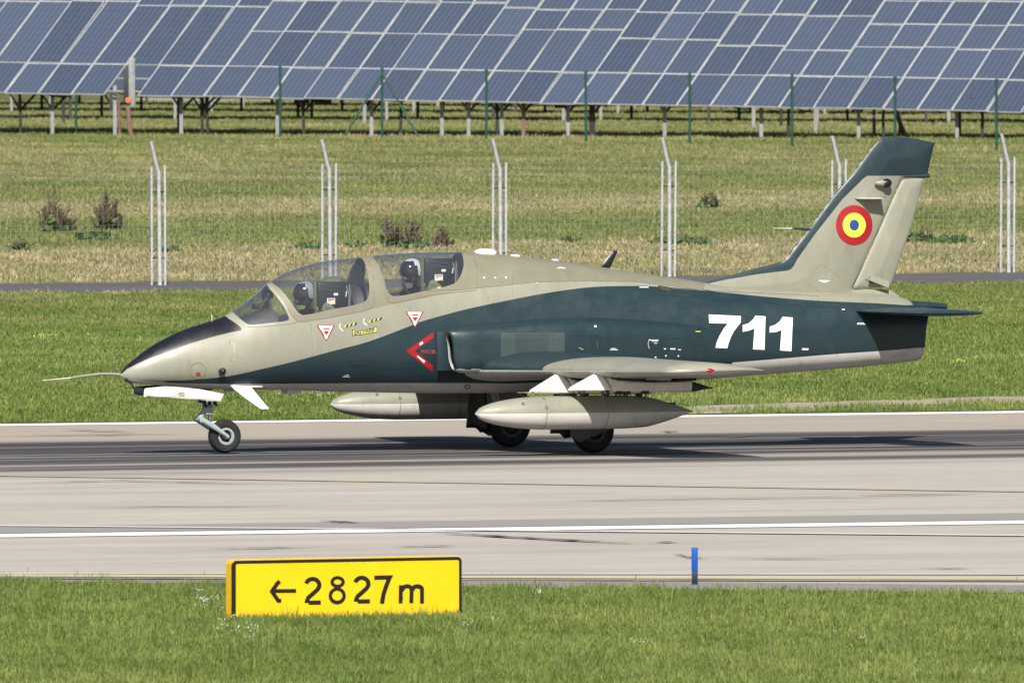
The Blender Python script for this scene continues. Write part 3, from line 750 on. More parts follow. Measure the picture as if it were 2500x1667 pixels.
# --- fin and rudder
fin_le = [(1700, 690), (1718, 690.5), (1789, 671), (1843, 656), (1890, 644), (1905, 640), (1920, 629.5), (1938, 605.7), (1986, 543), (2036, 475), (2084, 421), (2112, 382), (2128.6, 358.7), (2140.5, 345), (2152, 339), (2188, 335.5), (2230, 338), (2259.5, 344), (2282, 350), (2274, 379.5), (2265.5, 421), (2264, 432)]
finP = fin_le + [(2201, 434), (2198, 440), (2175, 492), (2128.6, 597), (2079.5, 705), (2175, 708), (2215, 738), (2180, 760), (1700, 730)]
finP = [S(x, y, 0) for x, y in finP]
tealfin = fin_le[1:] + [(2263, 431), (2206, 429.5), (2117, 429.5), (2108, 436), (2057, 486.7), (1991.7, 570), (1947, 632.5), (1937, 651), (1930, 658), (1920, 661), (1849, 669.7), (1774, 683), (1718, 695)]
tealfin = [S(x, y, -.04) for x, y in tealfin]
tealfinP = [(a - .0, b_) for a, b_ in tealfin]
def big(P):  # push the outer boundary of the teal area outside the fin outline
    out = []
    for i, p in enumerate(P):
        if i < len(fin_le) - 1: out.append((p[0] + (-.25 if i < 12 else .02 if i < 17 else .3), p[1] + .12))
        else: out.append(p)
    return out
finbm = inflate(finP, .062, .34, .018, lambda u, v, w_: Vector((u, -w_, v)), [(big(tealfinP), 1)])
FINT = BVHTree.FromBMesh(finbm)
fin = link('tail_fin', finbm, ['beige', 'teal'], jet, angle=60)
rudP = [S(x, y, 0) for x, y in [(2203, 438), (2256.5, 434), (2227, 546), (2203, 617.6), (2182, 677), (2174, 700), (2082, 704), (2131, 597), (2177, 493)]]
rudbm = inflate(rudP, .045, .28, .02, lambda u, v, w_: Vector((u, -w_, v)))
RUDT = BVHTree.FromBMesh(rudbm)
rud = link('rudder', rudbm, 'beige', fin, angle=60)
# fin base fairing hump
fb2 = bmesh.new()
# trim strip above rudder + tab
tb = bmesh.new(); a = S(2205, 431, 0); b_ = S(2268, 429, 0)
tube(tb, [(a[0], 0, a[1]), (b_[0], 0, b_[1])], [.018, .030], 10); link('fin_tip_seal', tb, 'teal', fin)
tb = bmesh.new(); a = S(2119, 675, 0); b_ = S(2163, 690, 0)
q = [S(2121, 671, 0), S(2166, 687, 0), S(2162, 703, 0), S(2115, 684, 0)]
vs_ = [tb.verts.new((x, -.055 - (.05 if i in (2, 3) else 0), z)) for i, (x, z) in enumerate(q)]; tb.faces.new(vs_)
r_ = bmesh.ops.extrude_face_region(tb, geom=list(tb.faces)); bmesh.ops.translate(tb, vec=(0, .03, -.004), verts=[v for v in r_['geom'] if isinstance(v, bmesh.types.BMVert)]); bmesh.ops.recalc_face_normals(tb, faces=tb.faces)
link('rudder_tab', tb, 'beige', rud, smooth=False)
# probe on the fin edge, tip sensor, small strake
tb = bmesh.new(); a = S(1978, 561, 0); m_ = S(1934, 558, 0); c_ = S(1888, 557.5, 0)
tube(tb, [(a[0], 0, a[1]), (m_[0] + .05, 0, m_[1]), (m_[0], 0, m_[1])], [.020, .013, .010], 10, mi=0); tube(tb, [(m_[0], 0, m_[1]), (c_[0], 0, c_[1])], [.008, .004], 8, mi=1); link('fin_probe', tb, ['teal', 'belly'], fin)
tb = bmesh.new(); a = S(2139, 443, -.08); b_ = S(2166, 447, -.12)
lathe(tb, [(-.13, .006), (-.10, .028), (-.03, .042), (.03, .044)], (b_[0] - .03, -.10, b_[1] - .002), 'x', 20); bb = bmesh.new()
link('sensor_pod', tb, 'beige', fin)
lathe(bb, [(-.03, .045), (.0, .056), (.03, .056), (.06, .044), (.08, .02), (.086, .001)], (b_[0] - .02, -.11, b_[1] - .002), 'x', 20); link('sensor_dome', bb, 'black', fin)
tb = bmesh.new(); P_ = [S(2085, 485, -.05)[0], S(2148, 485, -.05)[0]]; zs = S(2085, 485, -.05)[1]
stP = [(P_[0], -.05), (P_[1] + .02, -.05), (P_[1] - .02, -.24), (P_[1] - .22, -.24)]
tb = inflate(stP, .012, .05, .02, lambda u, v, w_: Vector((u, v, zs + w_))); link('fin_strake', tb, 'belly', fin)

# --- tail planes
rle = S(2079, 754, -.33); ztp = S(2240, 762, -1.2)[1]
sxl = rle[0]
for sgn in (-1, 1):
    PT = [(sxl, .25), (sxl + .02, .42), (sxl + .32, 1.92), (sxl + .42, 2.03), (sxl + .60, 2.06), (sxl + 1.02, 2.06), (sxl + 1.16, .25)]
    te_t = S(2402, 769, -2.06)[0]
    PT = [(sxl, .25), (sxl + .03, .42), (te_t - .78, 1.92), (te_t - .66, 2.03), (te_t - .5, 2.06), (te_t, 2.06), (te_t + .17, .25)]
    bmx = inflate([(a, sgn * b_) for a, b_ in PT], .042, .30, .02, lambda u, v, w_: Vector((u, v, ztp + w_)))
    if sgn < 0: ST = BVHTree.FromBMesh(bmx)
    link('tailplane', bmx, 'teal', jet, angle=60)
tb = bmesh.new(); a = S(2205, 742, 0); b_ = S(2310, 748, 0)
tube(tb, [(a[0] - .25, 0, a[1] - .02), (a[0], 0, a[1] - .03), (b_[0] - .2, 0, b_[1] + .01), (b_[0], 0, b_[1])], [.04, .075, .045, .035], 16); link('tail_fairing', tb, 'teal', jet)
# exhaust
tb = bmesh.new(); zc_ = (S(0, 872, 0)[1] + S(0, 775, 0)[1]) / 2; xe_ = sx(2222)
lathe(tb, [(-.6, .02), (-.55, .2), (-.3, .27), (.02, .29), (.0, .31), (-.5, .33)], (xe_, 0, zc_ + .02), 'x', 40); link('exhaust_nozzle', tb, 'dark', jet)
# --- pylons and tanks
def pylon(yl, pts_nose, pts_body, sgn, yref, gap):
    nose = [S(x, y, -yref) for x, y in pts_nose]; body = [S(x, y, -yref) for x, y in pts_body]
    ob = inflate(body, .048, .02, .02, lambda u, v, w_: Vector((u, sgn * yl + w_, v)), power=.4)
    p = link('pylon', ob, 'offwhite', jet)
    top = sorted([q_ for q_ in body if q_[1] > body[0][1] - .12], key=lambda q_: q_[0])
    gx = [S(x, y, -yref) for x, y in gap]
    gl_ = inflate(gx + [(a, b_ + .022) for a, b_ in gx[::-1]], .055, .006, .03, lambda u, v, w_: Vector((u, sgn * yl + w_, v)), power=.3)  # black strip modelled in place of the shade where pylon meets wing
    link('pylon_gap_shade', gl_, 'line', p)
    nb = inflate(nose, .052, .022, .018, lambda u, v, w_: Vector((u, sgn * yl + w_, v)))
    link('pylon_nose', nb, 'offwhite', p)
    return p
YI, YO = 2.38, 3.20
for sgn in (-1, 1):
    pylon(YO, [(1387, 951), (1391, 945), (1452, 911), (1460, 909), (1467, 913), (1480, 929), (1494, 955.5), (1440, 956), (1389, 956)],
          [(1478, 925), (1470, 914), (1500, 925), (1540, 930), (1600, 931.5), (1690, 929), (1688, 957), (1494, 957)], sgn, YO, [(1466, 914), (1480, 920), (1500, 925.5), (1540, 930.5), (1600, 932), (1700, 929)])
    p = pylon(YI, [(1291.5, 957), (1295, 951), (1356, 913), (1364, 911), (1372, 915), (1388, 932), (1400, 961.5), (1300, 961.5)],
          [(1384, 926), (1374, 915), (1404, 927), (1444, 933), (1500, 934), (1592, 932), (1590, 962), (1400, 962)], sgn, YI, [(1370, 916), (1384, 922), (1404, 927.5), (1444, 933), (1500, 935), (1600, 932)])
    tb = bmesh.new(); q = [S(1688, 930, -YO), S(1740, 946.5, -YO), S(1688, 957, -YO), S(1650, 957, -YO), S(1650, 925, -YO)]
    tb = inflate(q, .045, .12, .02, lambda u, v, w_: Vector((u, sgn * YO + w_, v))); link('pylon_tail', tb, 'dark', jet)
    # rack fittings under the pylons
    for yy, lst in ((YI, [(1372, 963, .05), (1400, 965, .03), (1430, 964, .035), (1478, 964, .05), (1560, 964, .04)]), (YO, [(1478, 959, .05), (1510, 959, .06), (1530, 960, .045), (1573, 958, .06), (1420, 959, .04)])):
        for (x, y, s_) in lst:
            xx, zz = S(x, y, -yy); fb_ = bmesh.new()
            box(fb_, (xx, sgn * yy, zz + .005), (s_ * 1.6, .09, .045), bev=.008); tube(fb_, [(xx - s_ * .4, sgn * yy, zz), (xx - s_ * .7, sgn * yy, zz - .05)], .012, 8); tube(fb_, [(xx + s_ * .3, sgn * (yy - .03), zz + .02), (xx + s_ * .6, sgn * (yy - .03), zz - .05)], .010, 8)
            link('bomb_rack_fitting', fb_, 'dark', p)
    # drop tank
    x0, zc0 = S(1159.5, 1009.5, -YI); x1, _ = S(1693, 1008.5, -YI); L_ = x1 - x0
    tk = bmesh.new(); prof = []
    for i in range(49):
        u = i / 48
        r_ = .205
        if u < .34: r_ *= math.sqrt(max(0, 1 - ((.34 - u) / .34) ** 2)) ** 1.06
        elif u > .62: k = (u - .62) / .38; r_ *= max(0, 1 - k ** 2.1) * .55 + .45 * min(1, (1 - k) * 1.75) if k > .0 else 1
        prof.append((u * L_, max(r_, .003)))
    seg = 48
    lathe(tk, prof, (x0, sgn * YI, zc0), 'x', seg, fn=lambda k, i: 0 if k < seg // 2 else 1)
    to = link('drop_tank', tk, ['beige', 'belly'], jet, angle=60)
    if sgn < 0: TT = BVHTree.FromObject(to, bpy.context.evaluated_depsgraph_get()) if False else None
    for xx in (.30, .62):
        tb = bmesh.new(); lathe(tb, [(-.004, .2065), (.004, .2065)], (x0 + L_ * xx if xx < .56 else x0 + L_ * .58, sgn * YI, zc0), 'x', 40); link('tank_seam', tb, new_mat('tank seam', (.25, .23, .19), .8), to)
    for (u_, a_) in ((.30, 60), (.30, 20), (.42, 75), (.20, 40)):
        tb = bmesh.new(); rr_ = .2052 * (math.sqrt(max(0, 1 - ((.34 - u_) / .34) ** 2)) if u_ < .34 else 1)
        lathe(tb, [(0, .001), (.003, .022), (-.004, .024)], (0, 0, 0), 'z', 14); bmesh.ops.transform(tb, matrix=Matrix.Translation((x0 + L_ * u_, sgn * YI, zc0)) @ Matrix.Rotation(R(90 - a_) * (1 if sgn < 0 else 1), 4, 'X') @ Matrix.Translation((0, 0, rr_)), verts=tb.verts); link('filler_cap', tb, 'seam', to)
    tb = bmesh.new(); box(tb, (x0 + L_ * .87, sgn * YI, zc0 + .06), (.28, .012, .10), bev=.003); link('tank_fin', tb, 'dark', to)
# --- pitot boom, antennas, small fittings
def tubepx(name, pts, rads, yl, mat, parent=jet, seg=12):
    bm = bmesh.new(); P_ = []
    for x, y in pts: q = S(x, y, yl); P_.append((q[0], yl, q[1]))
    tube(bm, P_, rads, seg); return link(name, bm, mat, parent)
pb_ = tubepx('pitot_boom', [(300, 917), (292, 914.3), (270, 912.8), (243, 913), (210, 917), (172, 922.5)], [.022, .020, .018, .018, .017, .015], 0, 'beige')
tubepx('pitot_tip', [(172, 922.5), (135, 926), (103, 928.5)], [.009, .007, .005], 0, 'belly', pb_)
tubepx('yaw_vane', [(517, 768), (517, 786)], [.006, .007], 0, 'belly')
def blade(name, pts, yl, T, mat, parent=jet, rd=.04, res=.02):
    P_ = [S(x, y, yl) for x, y in pts]
    bm = inflate(P_, T, rd, res, lambda u, v, w_: Vector((u, yl + w_, v))); return link(name, bm, mat, parent)
P_ = [S(x, y, -.26) for x, y in [(564, 939), (612, 942), (652, 997.6), (632, 998), (598, 972), (570, 948)]]; zz_ = P_[0][1]
link('belly_antenna', inflate(P_, .016, .05, .02, lambda u, v, w_: Vector((u, -.24 + (v - zz_) * .28 + w_, v))), 'white', jet)
tb = bmesh.new(); q = S(589, 943, 0); box(tb, (q[0] + .05, -.20, q[1] + .005), (.27, .10, .03), bev=.008); link('antenna_base', tb, 'belly', jet)
blade('spine_antenna', [(1466, 652), (1474, 640), (1496, 612), (1508, 612), (1500, 632), (1489, 655)], 0, .014, 'black', rd=.03)
def dome(name, x0, x1, y0, y1, yl, mat, depth=.12):
    bm = bmesh.new(); a = S(x0, y1, yl); b_ = S(x1, y0, yl); bmesh.ops.create_uvsphere(bm, u_segments=24, v_segments=12, radius=1)
    for v in bm.verts:
        sgx = math.copysign(abs(v.co.x) ** .55, v.co.x)
        v.co = Vector(((a[0] + b_[0]) / 2 + sgx * (b_[0] - a[0]) / 2, yl + v.co.y * depth, a[1] + v.co.z * (b_[1] - a[1])))
    return link(name, bm, mat, jet)
dome('dorsal_antenna', 1157, 1212, 607, 619, 0, 'offwhite', .09); dome('dorsal_beacon', 1245, 1269, 620.5, 626, 0, 'offwhite', .05); dome('dorsal_light', 1345, 1364, 631, 636.5, 0, new_mat('pale blue lens', (.5, .58, .66), .2), .05)
bm = bmesh.new(); hp, hn = hit(FT, 538, 906); lathe(bm, [(.05, .02), (.0, .026), (-.04, .032), (-.06, .042), (-.085, .044), (-.11, .032), (-.122, .002)], tuple(hp), 'y', 20); link('angle_sensor', bm, 'black', jet)
# belly bumps
for x0, x1, yy, wy in ((548, 566, 951, .1), (694, 728, 953, .12)):
    dome('belly_fairing', x0, x1, yy - 2, yy + 2, 0, 'belly', wy)
    o_ = jet.children[-1]
tb = bmesh.new(); q0 = S(694, 950, 0); q1 = S(728, 960, 0); box(tb, ((q0[0] + q1[0]) / 2, 0, (q0[1] + q1[1]) / 2), (abs(q1[0] - q0[0]), .22, .05), bev=.01); link('belly_light_box', tb, 'belly', jet)

# --- nose gear
ng_ = empty('nose_gear', (0, 0, 0), 0, jet)
wc = S(548, 1064.5, 0); WR = .207
tb = bmesh.new()
prof = [(-.058, .100), (-.070, .13), (-.066, .18), (-.045, .200), (-.02, WR), (.02, WR), (.045, .200), (.066, .18), (.070, .13), (.058, .100)]
lathe(tb, prof, (wc[0], 0, wc[1]), 'y', 48); 
for v in tb.verts:
    if v.co.z < .006: v.co.z = .006
link('tyre', tb, 'rubber', ng_)
tb = bmesh.new(); lathe(tb, [(-.04, .001), (-.042, .03), (-.03, .04), (-.028, .065), (-.05, .070), (-.066, .082), (-.064, .105), (.064, .105), (.066, .09), (.03, .06), (.03, .001)], (wc[0], 0, wc[1]), 'y', 40, fn=lambda k, i: 1 if i in (2, 3) else 0); link('wheel_hub', tb, ['hub', 'dark'], ng_)
pv = S(487, 1024, 0)
tb = bmesh.new()
for yy in (-.10, .10):
    A = Vector((pv[0], yy * .8, pv[1])); Bm = Vector((pv[0] + (wc[0] - pv[0]) * .45, yy, pv[1] + (wc[1] - pv[1]) * .42)); B = Vector((wc[0] + .01, yy, wc[1] - .005))
    tube(tb, [A, Bm, B], [.034, .036, .022], 12)
tube(tb, [(pv[0], -.1, pv[1]), (pv[0], .1, pv[1])], .036, 14)
tube(tb, [(wc[0], -.115, wc[1]), (wc[0], .115, wc[1])], .022, 14)
link('wheel_fork', tb, 'gear', ng_)
tb = bmesh.new(); lg = [S(511, 958, 0), S(509, 990, 0), S(500, 1006, 0), S(487, 1024, 0)]
tube(tb, [(lg[0][0], 0, lg[0][1]), (lg[1][0], 0, lg[1][1])], [.06, .055], 16); tube(tb, [(lg[1][0] - .01, 0, lg[1][1] + .03), (lg[2][0] - .02, 0, lg[2][1]), (pv[0], 0, pv[1])], [.05, .036, .034], 14)
q = S(513, 1004, 0); box(tb, (q[0] - .03, 0, q[1] + .02), (.10, .11, .12), bev=.012)
link('gear_leg', tb, 'gear', ng_)
tb = bmesh.new(); a = S(511, 1006, 0); b_ = S(513, 1030, 0); tube(tb, [(a[0], 0, a[1] + .02), (b_[0], 0, b_[1])], .024, 14); link('shock_strut', tb, 'steel', ng_)
tb = bmesh.new()
for x, y, s_ in ((492, 980, .035), (503, 983, .045), (515, 984, .045), (528, 984, .04), (531, 988, .03), (505, 990, .04)): q = S(x, y, -.08); tube(tb, [(q[0] - .03, -.12, q[1]), (q[0] + .03, .08, q[1] + .01)], s_ * .6, 10)
link('steering_unit', tb, 'dark', ng_)
tb = bmesh.new(); a = S(513, 1028, 0); b_ = S(530, 1048, 0); tube(tb, [(pv[0], 0, pv[1]), ((pv[0] + b_[0]) / 2, 0, pv[1] - .06), (b_[0] - .02, 0, b_[1])], [.03, .022, .018], 10); link('torque_link', tb, 'dark', ng_)
def door(name, pts, yl, T, mat, parent=jet):
    P_ = [S(x, y, yl) for x, y in pts]; return link(name, inflate(P_, T, .012, .03, lambda u, v, w_: Vector((u, yl + w_, v))), mat, parent)
nd = door('nose_gear_door', [(352, 948), (402, 943), (440, 945), (489, 950), (545.5, 961.5), (540, 979.5), (430, 972), (351, 966)], -.22, .010, 'offwhite', ng_)
door('door_end', [(327, 945), (354, 946.5), (352.5, 966), (327, 963.5)], -.215, .012, 'black', ng_)
door('nose_gear_door', [(326, 944), (356, 941), (440, 938), (430, 966), (327, 963)], .14, .010, 'black', ng_)
door('nose_gear_door', [(370, 944), (520, 946), (520, 953), (380, 949)], 0, .05, 'dark', ng_)
tubepx('nose_door_hinge', [(306, 926), (322, 936), (326, 948)], [.02, .014, .010], -.1, 'dark', ng_)

# --- main gear
for sgn in (-1, 1):
    mg = empty('main_gear', (0, 0, 0), 0, jet); yw = sgn * 1.34
    def at(x, y): return S(x, y, -1.34)     # read from the near wheel, mirrored to the other
    wcx, wcz = at(1447, 1051); WR = wcz - .004
    tb = bmesh.new(); k = WR / .207
    lathe(tb, [(a_ * 1.15, r_ * k) for a_, r_ in prof], (wcx, yw, wcz), 'y', 48)
    for v in tb.verts:
        if v.co.z < .006: v.co.z = .006
    link('tyre', tb, 'rubber', mg)
    tb = bmesh.new(); lathe(tb, [(-.05, .001), (-.052, .03), (-.03, .05), (-.035, .085), (-.068, .11), (-.074, .15), (.074, .15), (.05, .09), (.03, .001)], (wcx, yw, wcz), 'y', 40, fn=lambda k, i: 1 if i in (1, 2, 3) else 0); link('wheel_hub', tb, [new_mat('worn hub', (.05, .052, .055), .5), 'dark'], mg)
    tb = bmesh.new(); u0 = at(1400, 940); u1 = at(1410, 1020)
    tube(tb, [(u0[0], yw - sgn * .02, u0[1]), (u1[0], yw - sgn * .13, u1[1])], [.055, .045], 14); tube(tb, [(u1[0], yw - sgn * .13, u1[1]), (wcx, yw - sgn * .13, wcz)], [.045, .035], 14); tube(tb, [(wcx, yw - sgn * .15, wcz), (wcx, yw, wcz)], .03, 12)
    link('gear_leg', tb, 'gear', mg)
    tb = bmesh.new(); P_ = [at(x, y) for x, y in [(1352, 930), (1341, 1058), (1366, 1058), (1376, 1070), (1399, 1066), (1392, 930)]]
    tb = inflate(P_, .012, .012, .03, lambda u, v, w_: Vector((u, yw + sgn * .02 + w_ , v))); link('leg_door', tb, 'black', mg)
    P_ = [at(x, y) for x, y in [(1383, 1000), (1383, 1065), (1406, 1079), (1500, 1040), (1500, 1000)]]
    tb = inflate(P_, .010, .012, .03, lambda u, v, w_: Vector((u, yw + sgn * .12 + w_, v))); link('wheel_door', tb, new_mat('door grey', (.15, .16, .155), .5, var=.15), mg)
# underside centre section shading block (belly between the gear wells)

# --- cockpit interior
sill = [(575, 792), (604, 792), (659, 789), (702, 785), (742, 770), (808, 757), (882, 742), (960, 725), (1046, 710), (1111, 693), (1150, 690)]
sl_xz = xz(sill, FT); sxs = [a for a, _ in sl_xz]; szs = [b for _, b in sl_xz]
tb = bmesh.new(); rows = []
for i in range(40):
    x = sxs[0] + (sxs[-1] - sxs[0]) * i / 39; zs_ = interp(x, sxs, szs) - .015; zt, zb, w_, zc, n_ = fsec(x)
    def yat(z): 
        k = max(0, 1 - max(0, (z - zc) / (zt - zc)) ** n_) ** (1 / n_); return w_ * k
    ys_ = yat(zs_) - .02
    prof_ = [(-ys_, zs_), (-ys_ + .05, zs_ - .004), (-ys_ + .06, zs_ - .15), (-min(ys_, w_) + .08, zb + .12), (min(ys_, w_) - .08, zb + .12), (ys_ - .06, zs_ - .15), (ys_ - .05, zs_ - .004), (ys_, zs_)]
    rows.append([tb.verts.new((x, a, b_)) for a, b_ in prof_])
for i in range(39):
    for k in range(7): tb.faces.new((rows[i][k], rows[i][k + 1], rows[i + 1][k + 1], rows[i + 1][k]))
tb.faces.new(rows[0]); tb.faces.new(rows[-1]); link('cockpit_tub', tb, 'cockpit', jet, smooth=False)
# instrument hood in the windscreen
def loft_rings(bm, rings):
    vr = [[bm.verts.new(p) for p in r_] for r_ in rings]; n_ = len(vr[0])
    for i in range(len(vr) - 1):
        for k in range(n_): bm.faces.new((vr[i][k], vr[i][(k + 1) % n_], vr[i + 1][(k + 1) % n_], vr[i + 1][k]))
    bm.faces.new(vr[0]); bm.faces.new(vr[-1]); bmesh.ops.recalc_face_normals(bm, faces=bm.faces)
def arch(x, zb_, zt_, hw, n=2.2, N=28):
    return [(x, hw * math.copysign(abs(math.cos(a)) ** (2 / n), math.cos(a)), zb_ + (zt_ - zb_) * (abs(math.sin(a)) ** (2 / n) if math.sin(a) > 0 else -.05 * abs(math.sin(a)))) for a in [2 * math.pi * k / N for k in range(N)]]
tb = bmesh.new(); hd = []
for px, py, hw in ((578, 786, .12), (610, 768, .22), (645, 757, .27), (672, 753, .29), (676, 758, .27)):
    x, z = S(px - 12, py, 0); hd.append(arch(x, interp(x, sxs, szs) - .06, z, hw))
loft_rings(tb, hd); link('instrument_hood', tb, 'cockpit', jet)
hud = empty('gun_sight', (0, 0, 0), 0, jet)
tb = bmesh.new(); a = S(630, 752, 0); b_ = S(655, 722, 0); box(tb, (a[0], 0, a[1] + .02), (.13, .12, .07), bev=.01); tube(tb, [(a[0], -.05, a[1]), (b_[0], -.05, b_[1])], .014, 8); tube(tb, [(a[0] + .06, .05, a[1]), (b_[0] + .04, .05, b_[1])], .014, 8); box(tb, (b_[0], 0, b_[1]), (.09, .13, .06), bev=.012); box(tb, (b_[0] + .02, 0, b_[1] + .05), (.05, .1, .06), bev=.012); tube(tb, [(b_[0] + .03, -.05, b_[1] + .06), (b_[0] - .12, -.05, b_[1] - .1)], .008, 6)
link('sight_body', tb, 'dark', hud)
# rear instrument binnacle / blast screen, and bulkhead arch behind the rear seat
tb = bmesh.new(); hd = []
for px, py, hw in ((866, 712, .28), (876, 697, .31), (915, 690, .33), (920, 694, .31)):
    x, z = S(px - 20, py, 0); hd.append(arch(x, interp(x, sxs, szs) - .2, z, hw))
loft_rings(tb, hd); link('rear_instrument_hood', tb, 'cockpit', jet)
def archframe(name, px, ytop, shrink, thick, mat, lean=0.0):
    tb = bmesh.new(); x0 = S(px, 650, 0)[0]; rg = []
    for dx in (0, thick):
        x = x0 + dx; zt, zb, w_, zc, n_ = fsec(x); r_ = []
        for k in range(33):
            a = math.pi * k / 32; c, s = math.cos(a), math.sin(a)
            z = zc + (zt - zc) * s ** (2 / n_) * shrink
            r_.append((x + lean * (z - zc), w_ * shrink * math.copysign(abs(c) ** (2 / n_), c), z))
        rg.append(r_)
    loft_rings(tb, rg); return link(name, tb, mat, jet, smooth=False)
smoke = bpy.data.materials.new('smoked screen'); smoke.use_nodes = True; t = smoke.node_tree; t.nodes.clear()
o_ = t.nodes.new('ShaderNodeOutputMaterial'); mx = t.nodes.new('ShaderNodeMixShader'); tr = t.nodes.new('ShaderNodeBsdfTransparent'); gl = t.nodes.new('ShaderNodeBsdfPrincipled'); gl.inputs['Base Color'].default_value = (.03, .035, .045, 1); gl.inputs['Roughness'].default_value = .25; mx.inputs[0].default_value = .62
t.links.new(tr.outputs[0], mx.inputs[1]); t.links.new(gl.outputs[0], mx.inputs[2]); t.links.new(mx.outputs[0], o_.inputs[0])
archframe('blast_screen', 868, 640, .93, .012, smoke)
archframe('rear_bulkhead', 1118, 620, .985, .03, 'cockpit')

def seat(cx, cy_top, cy_bot, w_px, base):
    """ejection seat: head box with labels, harness, side rails"""
    s_ = empty('ejection_seat', (0, 0, 0), 0, jet)
    x0, zt_ = S(cx, cy_top, -.15); x1, zb_ = S(cx + w_px, cy_bot, -.15)
    tb = bmesh.new(); xm = (x0 + x1) / 2; wd = x1 - x0
    # shell: tilted box from head to floor
    box(tb, (xm - .0, 0, (zt_ + zb_) / 2), (wd * .98, .34, zt_ - zb_), bev=.03)
    box(tb, (xm + .03, 0, zb_ - .35), (wd * .9, .40, .75), bev=.03); box(tb, (xm - .30, 0, zb_ - .52), (.5, .42, .12), bev=.03)
    link('seat_shell', tb, 'seatblk', s_)
    tb = bmesh.new(); box(tb, (x0 - .018, 0, (zt_ + zb_) / 2 + .01), (.045, .30, (zt_ - zb_) * .98), bev=.015); link('head_pad', tb, 'canvas', s_)
    tb = bmesh.new(); hd = [[(xm + wd * a, .15 * c_ * math.cos(t_), zt_ - .02 + .085 * c_ * max(0, math.sin(t_))) for t_ in [2 * math.pi * k / 20 for k in range(20)]] for a, c_ in ((-.25, .25), (-.12, .75), (.1, 1), (.3, .95), (.42, .5))]
    loft_rings(tb, hd); link('parachute_pack', tb, 'canvas', s_)
    tb = bmesh.new(); tube(tb, [(x1 - .03, -.16, zt_ - .05), (x1 - .0, -.18, zt_ - .16), (x1 + .00, -.18, zb_ + .02), (x1 - .07, -.18, zb_ - .06)], .014, 8); tube(tb, [(x1 + .03, -.12, zt_ - .04), (x1 + .05, -.12, zb_)], .02, 8); tube(tb, [(x1 - .03, -.175, zt_ - .12), (x1 - .045, -.185, zt_ - .19)], .018, 8); link('seat_rail', tb, 'steel', s_)
    yf = -.174
    def lab(px0, px1, py0, py1, mat, nm, off=0.0):
        a = S(px0, py0, yf); b_ = S(px1, py1, yf); bb = bmesh.new(); box(bb, ((a[0] + b_[0]) / 2, yf - off, (a[1] + b_[1]) / 2), (b_[0] - a[0], .004, a[1] - b_[1])); link(nm, bb, mat, s_, smooth=False)
    lab(base[0] + 25.5, base[0] + 45, base[1] + 40, base[1] + 55, 'white', 'seat_label'); lab(base[0] + 27, base[0] + 43.5, base[1] + 41, base[1] + 45, new_mat('pink print', (.7, .3, .32), .6), 'label_print', .004)
    lab(base[0] + 36, base[0] + 44, base[1] + 49.5, base[1] + 54, 'yellow', 'label_print', .004); lab(base[0] + 28, base[0] + 35, base[1] + 47, base[1] + 48, 'blue', 'label_print', .004)
    lab(base[0] + 42, base[0] + 52, base[1] + 27.5, base[1] + 33, 'white', 'seat_label')
    for r0 in range(2):
        tb = bmesh.new()
        for k in range(13):
            q = S(base[0] + 16 + k * 3.6, base[1] + 8 + r0 * 10 + k * .4, yf); bmesh.ops.create_icosphere(tb, subdivisions=1, radius=.006, matrix=Matrix.Translation((q[0], yf - .003, q[1])))
        link('rivet_row', tb, 'steel', s_)
    tb = bmesh.new(); q = S(base[0] + 34, base[1] - 1, -.05); tube(tb, [(q[0] - .05, -.06, q[1] - .02), (q[0], -.06, q[1] + .02), (q[0] + .05, -.06, q[1])], .011, 8); link('drogue_strap', tb, new_mat('orange strap', (.62, .22, .12), .6), s_)
    return s_
seat(774, 688, 758, 76, (773, 688)); seat(1036, 631, 702, 74, (1036, 630))

# --- pilots
def skin_mesh(name, verts, edges, radii, mat, parent=None, sub=2, root=0):
    me = bpy.data.meshes.new(name); me.from_pydata(verts, edges, []); o = bpy.data.objects.new(name, me); COL.objects.link(o)
    sk = o.modifiers.new('skin', 'SKIN'); sb = o.modifiers.new('sub', 'SUBSURF'); sb.levels = sub; sb.render_levels = sub; sk.use_smooth_shade = True
    if not me.skin_vertices: bpy.context.view_layer.update()
    lay = me.skin_vertices[0].data
    for i, r_ in enumerate(radii): lay[i].radius = (r_, r_) if not isinstance(r_, tuple) else r_; lay[i].use_root = (i == root)
    dg = bpy.context.evaluated_depsgraph_get(); nm = bpy.data.meshes.new_from_object(o.evaluated_get(dg))
    COL.objects.unlink(o); bpy.data.objects.remove(o); nm.name = name
    nm.materials.clear(); nm.materials.append(M[mat] if isinstance(mat, str) else mat); nm.shade_smooth()
    o2 = bpy.data.objects.new(name, nm); COL.objects.link(o2)
    if parent: o2.parent = parent
    return o2
M['suit'] = new_mat('olive flight suit', (.15, .165, .10), .85, var=.35, scale=14, bump=.4, bscale=18)
M['helmet'] = new_mat('helmet grey', (.27, .29, .32), .25, var=.06, coat=.4)
M['helmetw'] = new_mat('helmet white', (.66, .68, .72), .25, var=.06, coat=.4)
M['visor'] = new_mat('dark visor', (.008, .008, .010), .08, coat=1)
M['mask'] = new_mat('mask rubber', (.03, .032, .03), .5, var=.3, scale=30)
M['skinc'] = new_mat('face skin', (.45, .27, .19), .55)
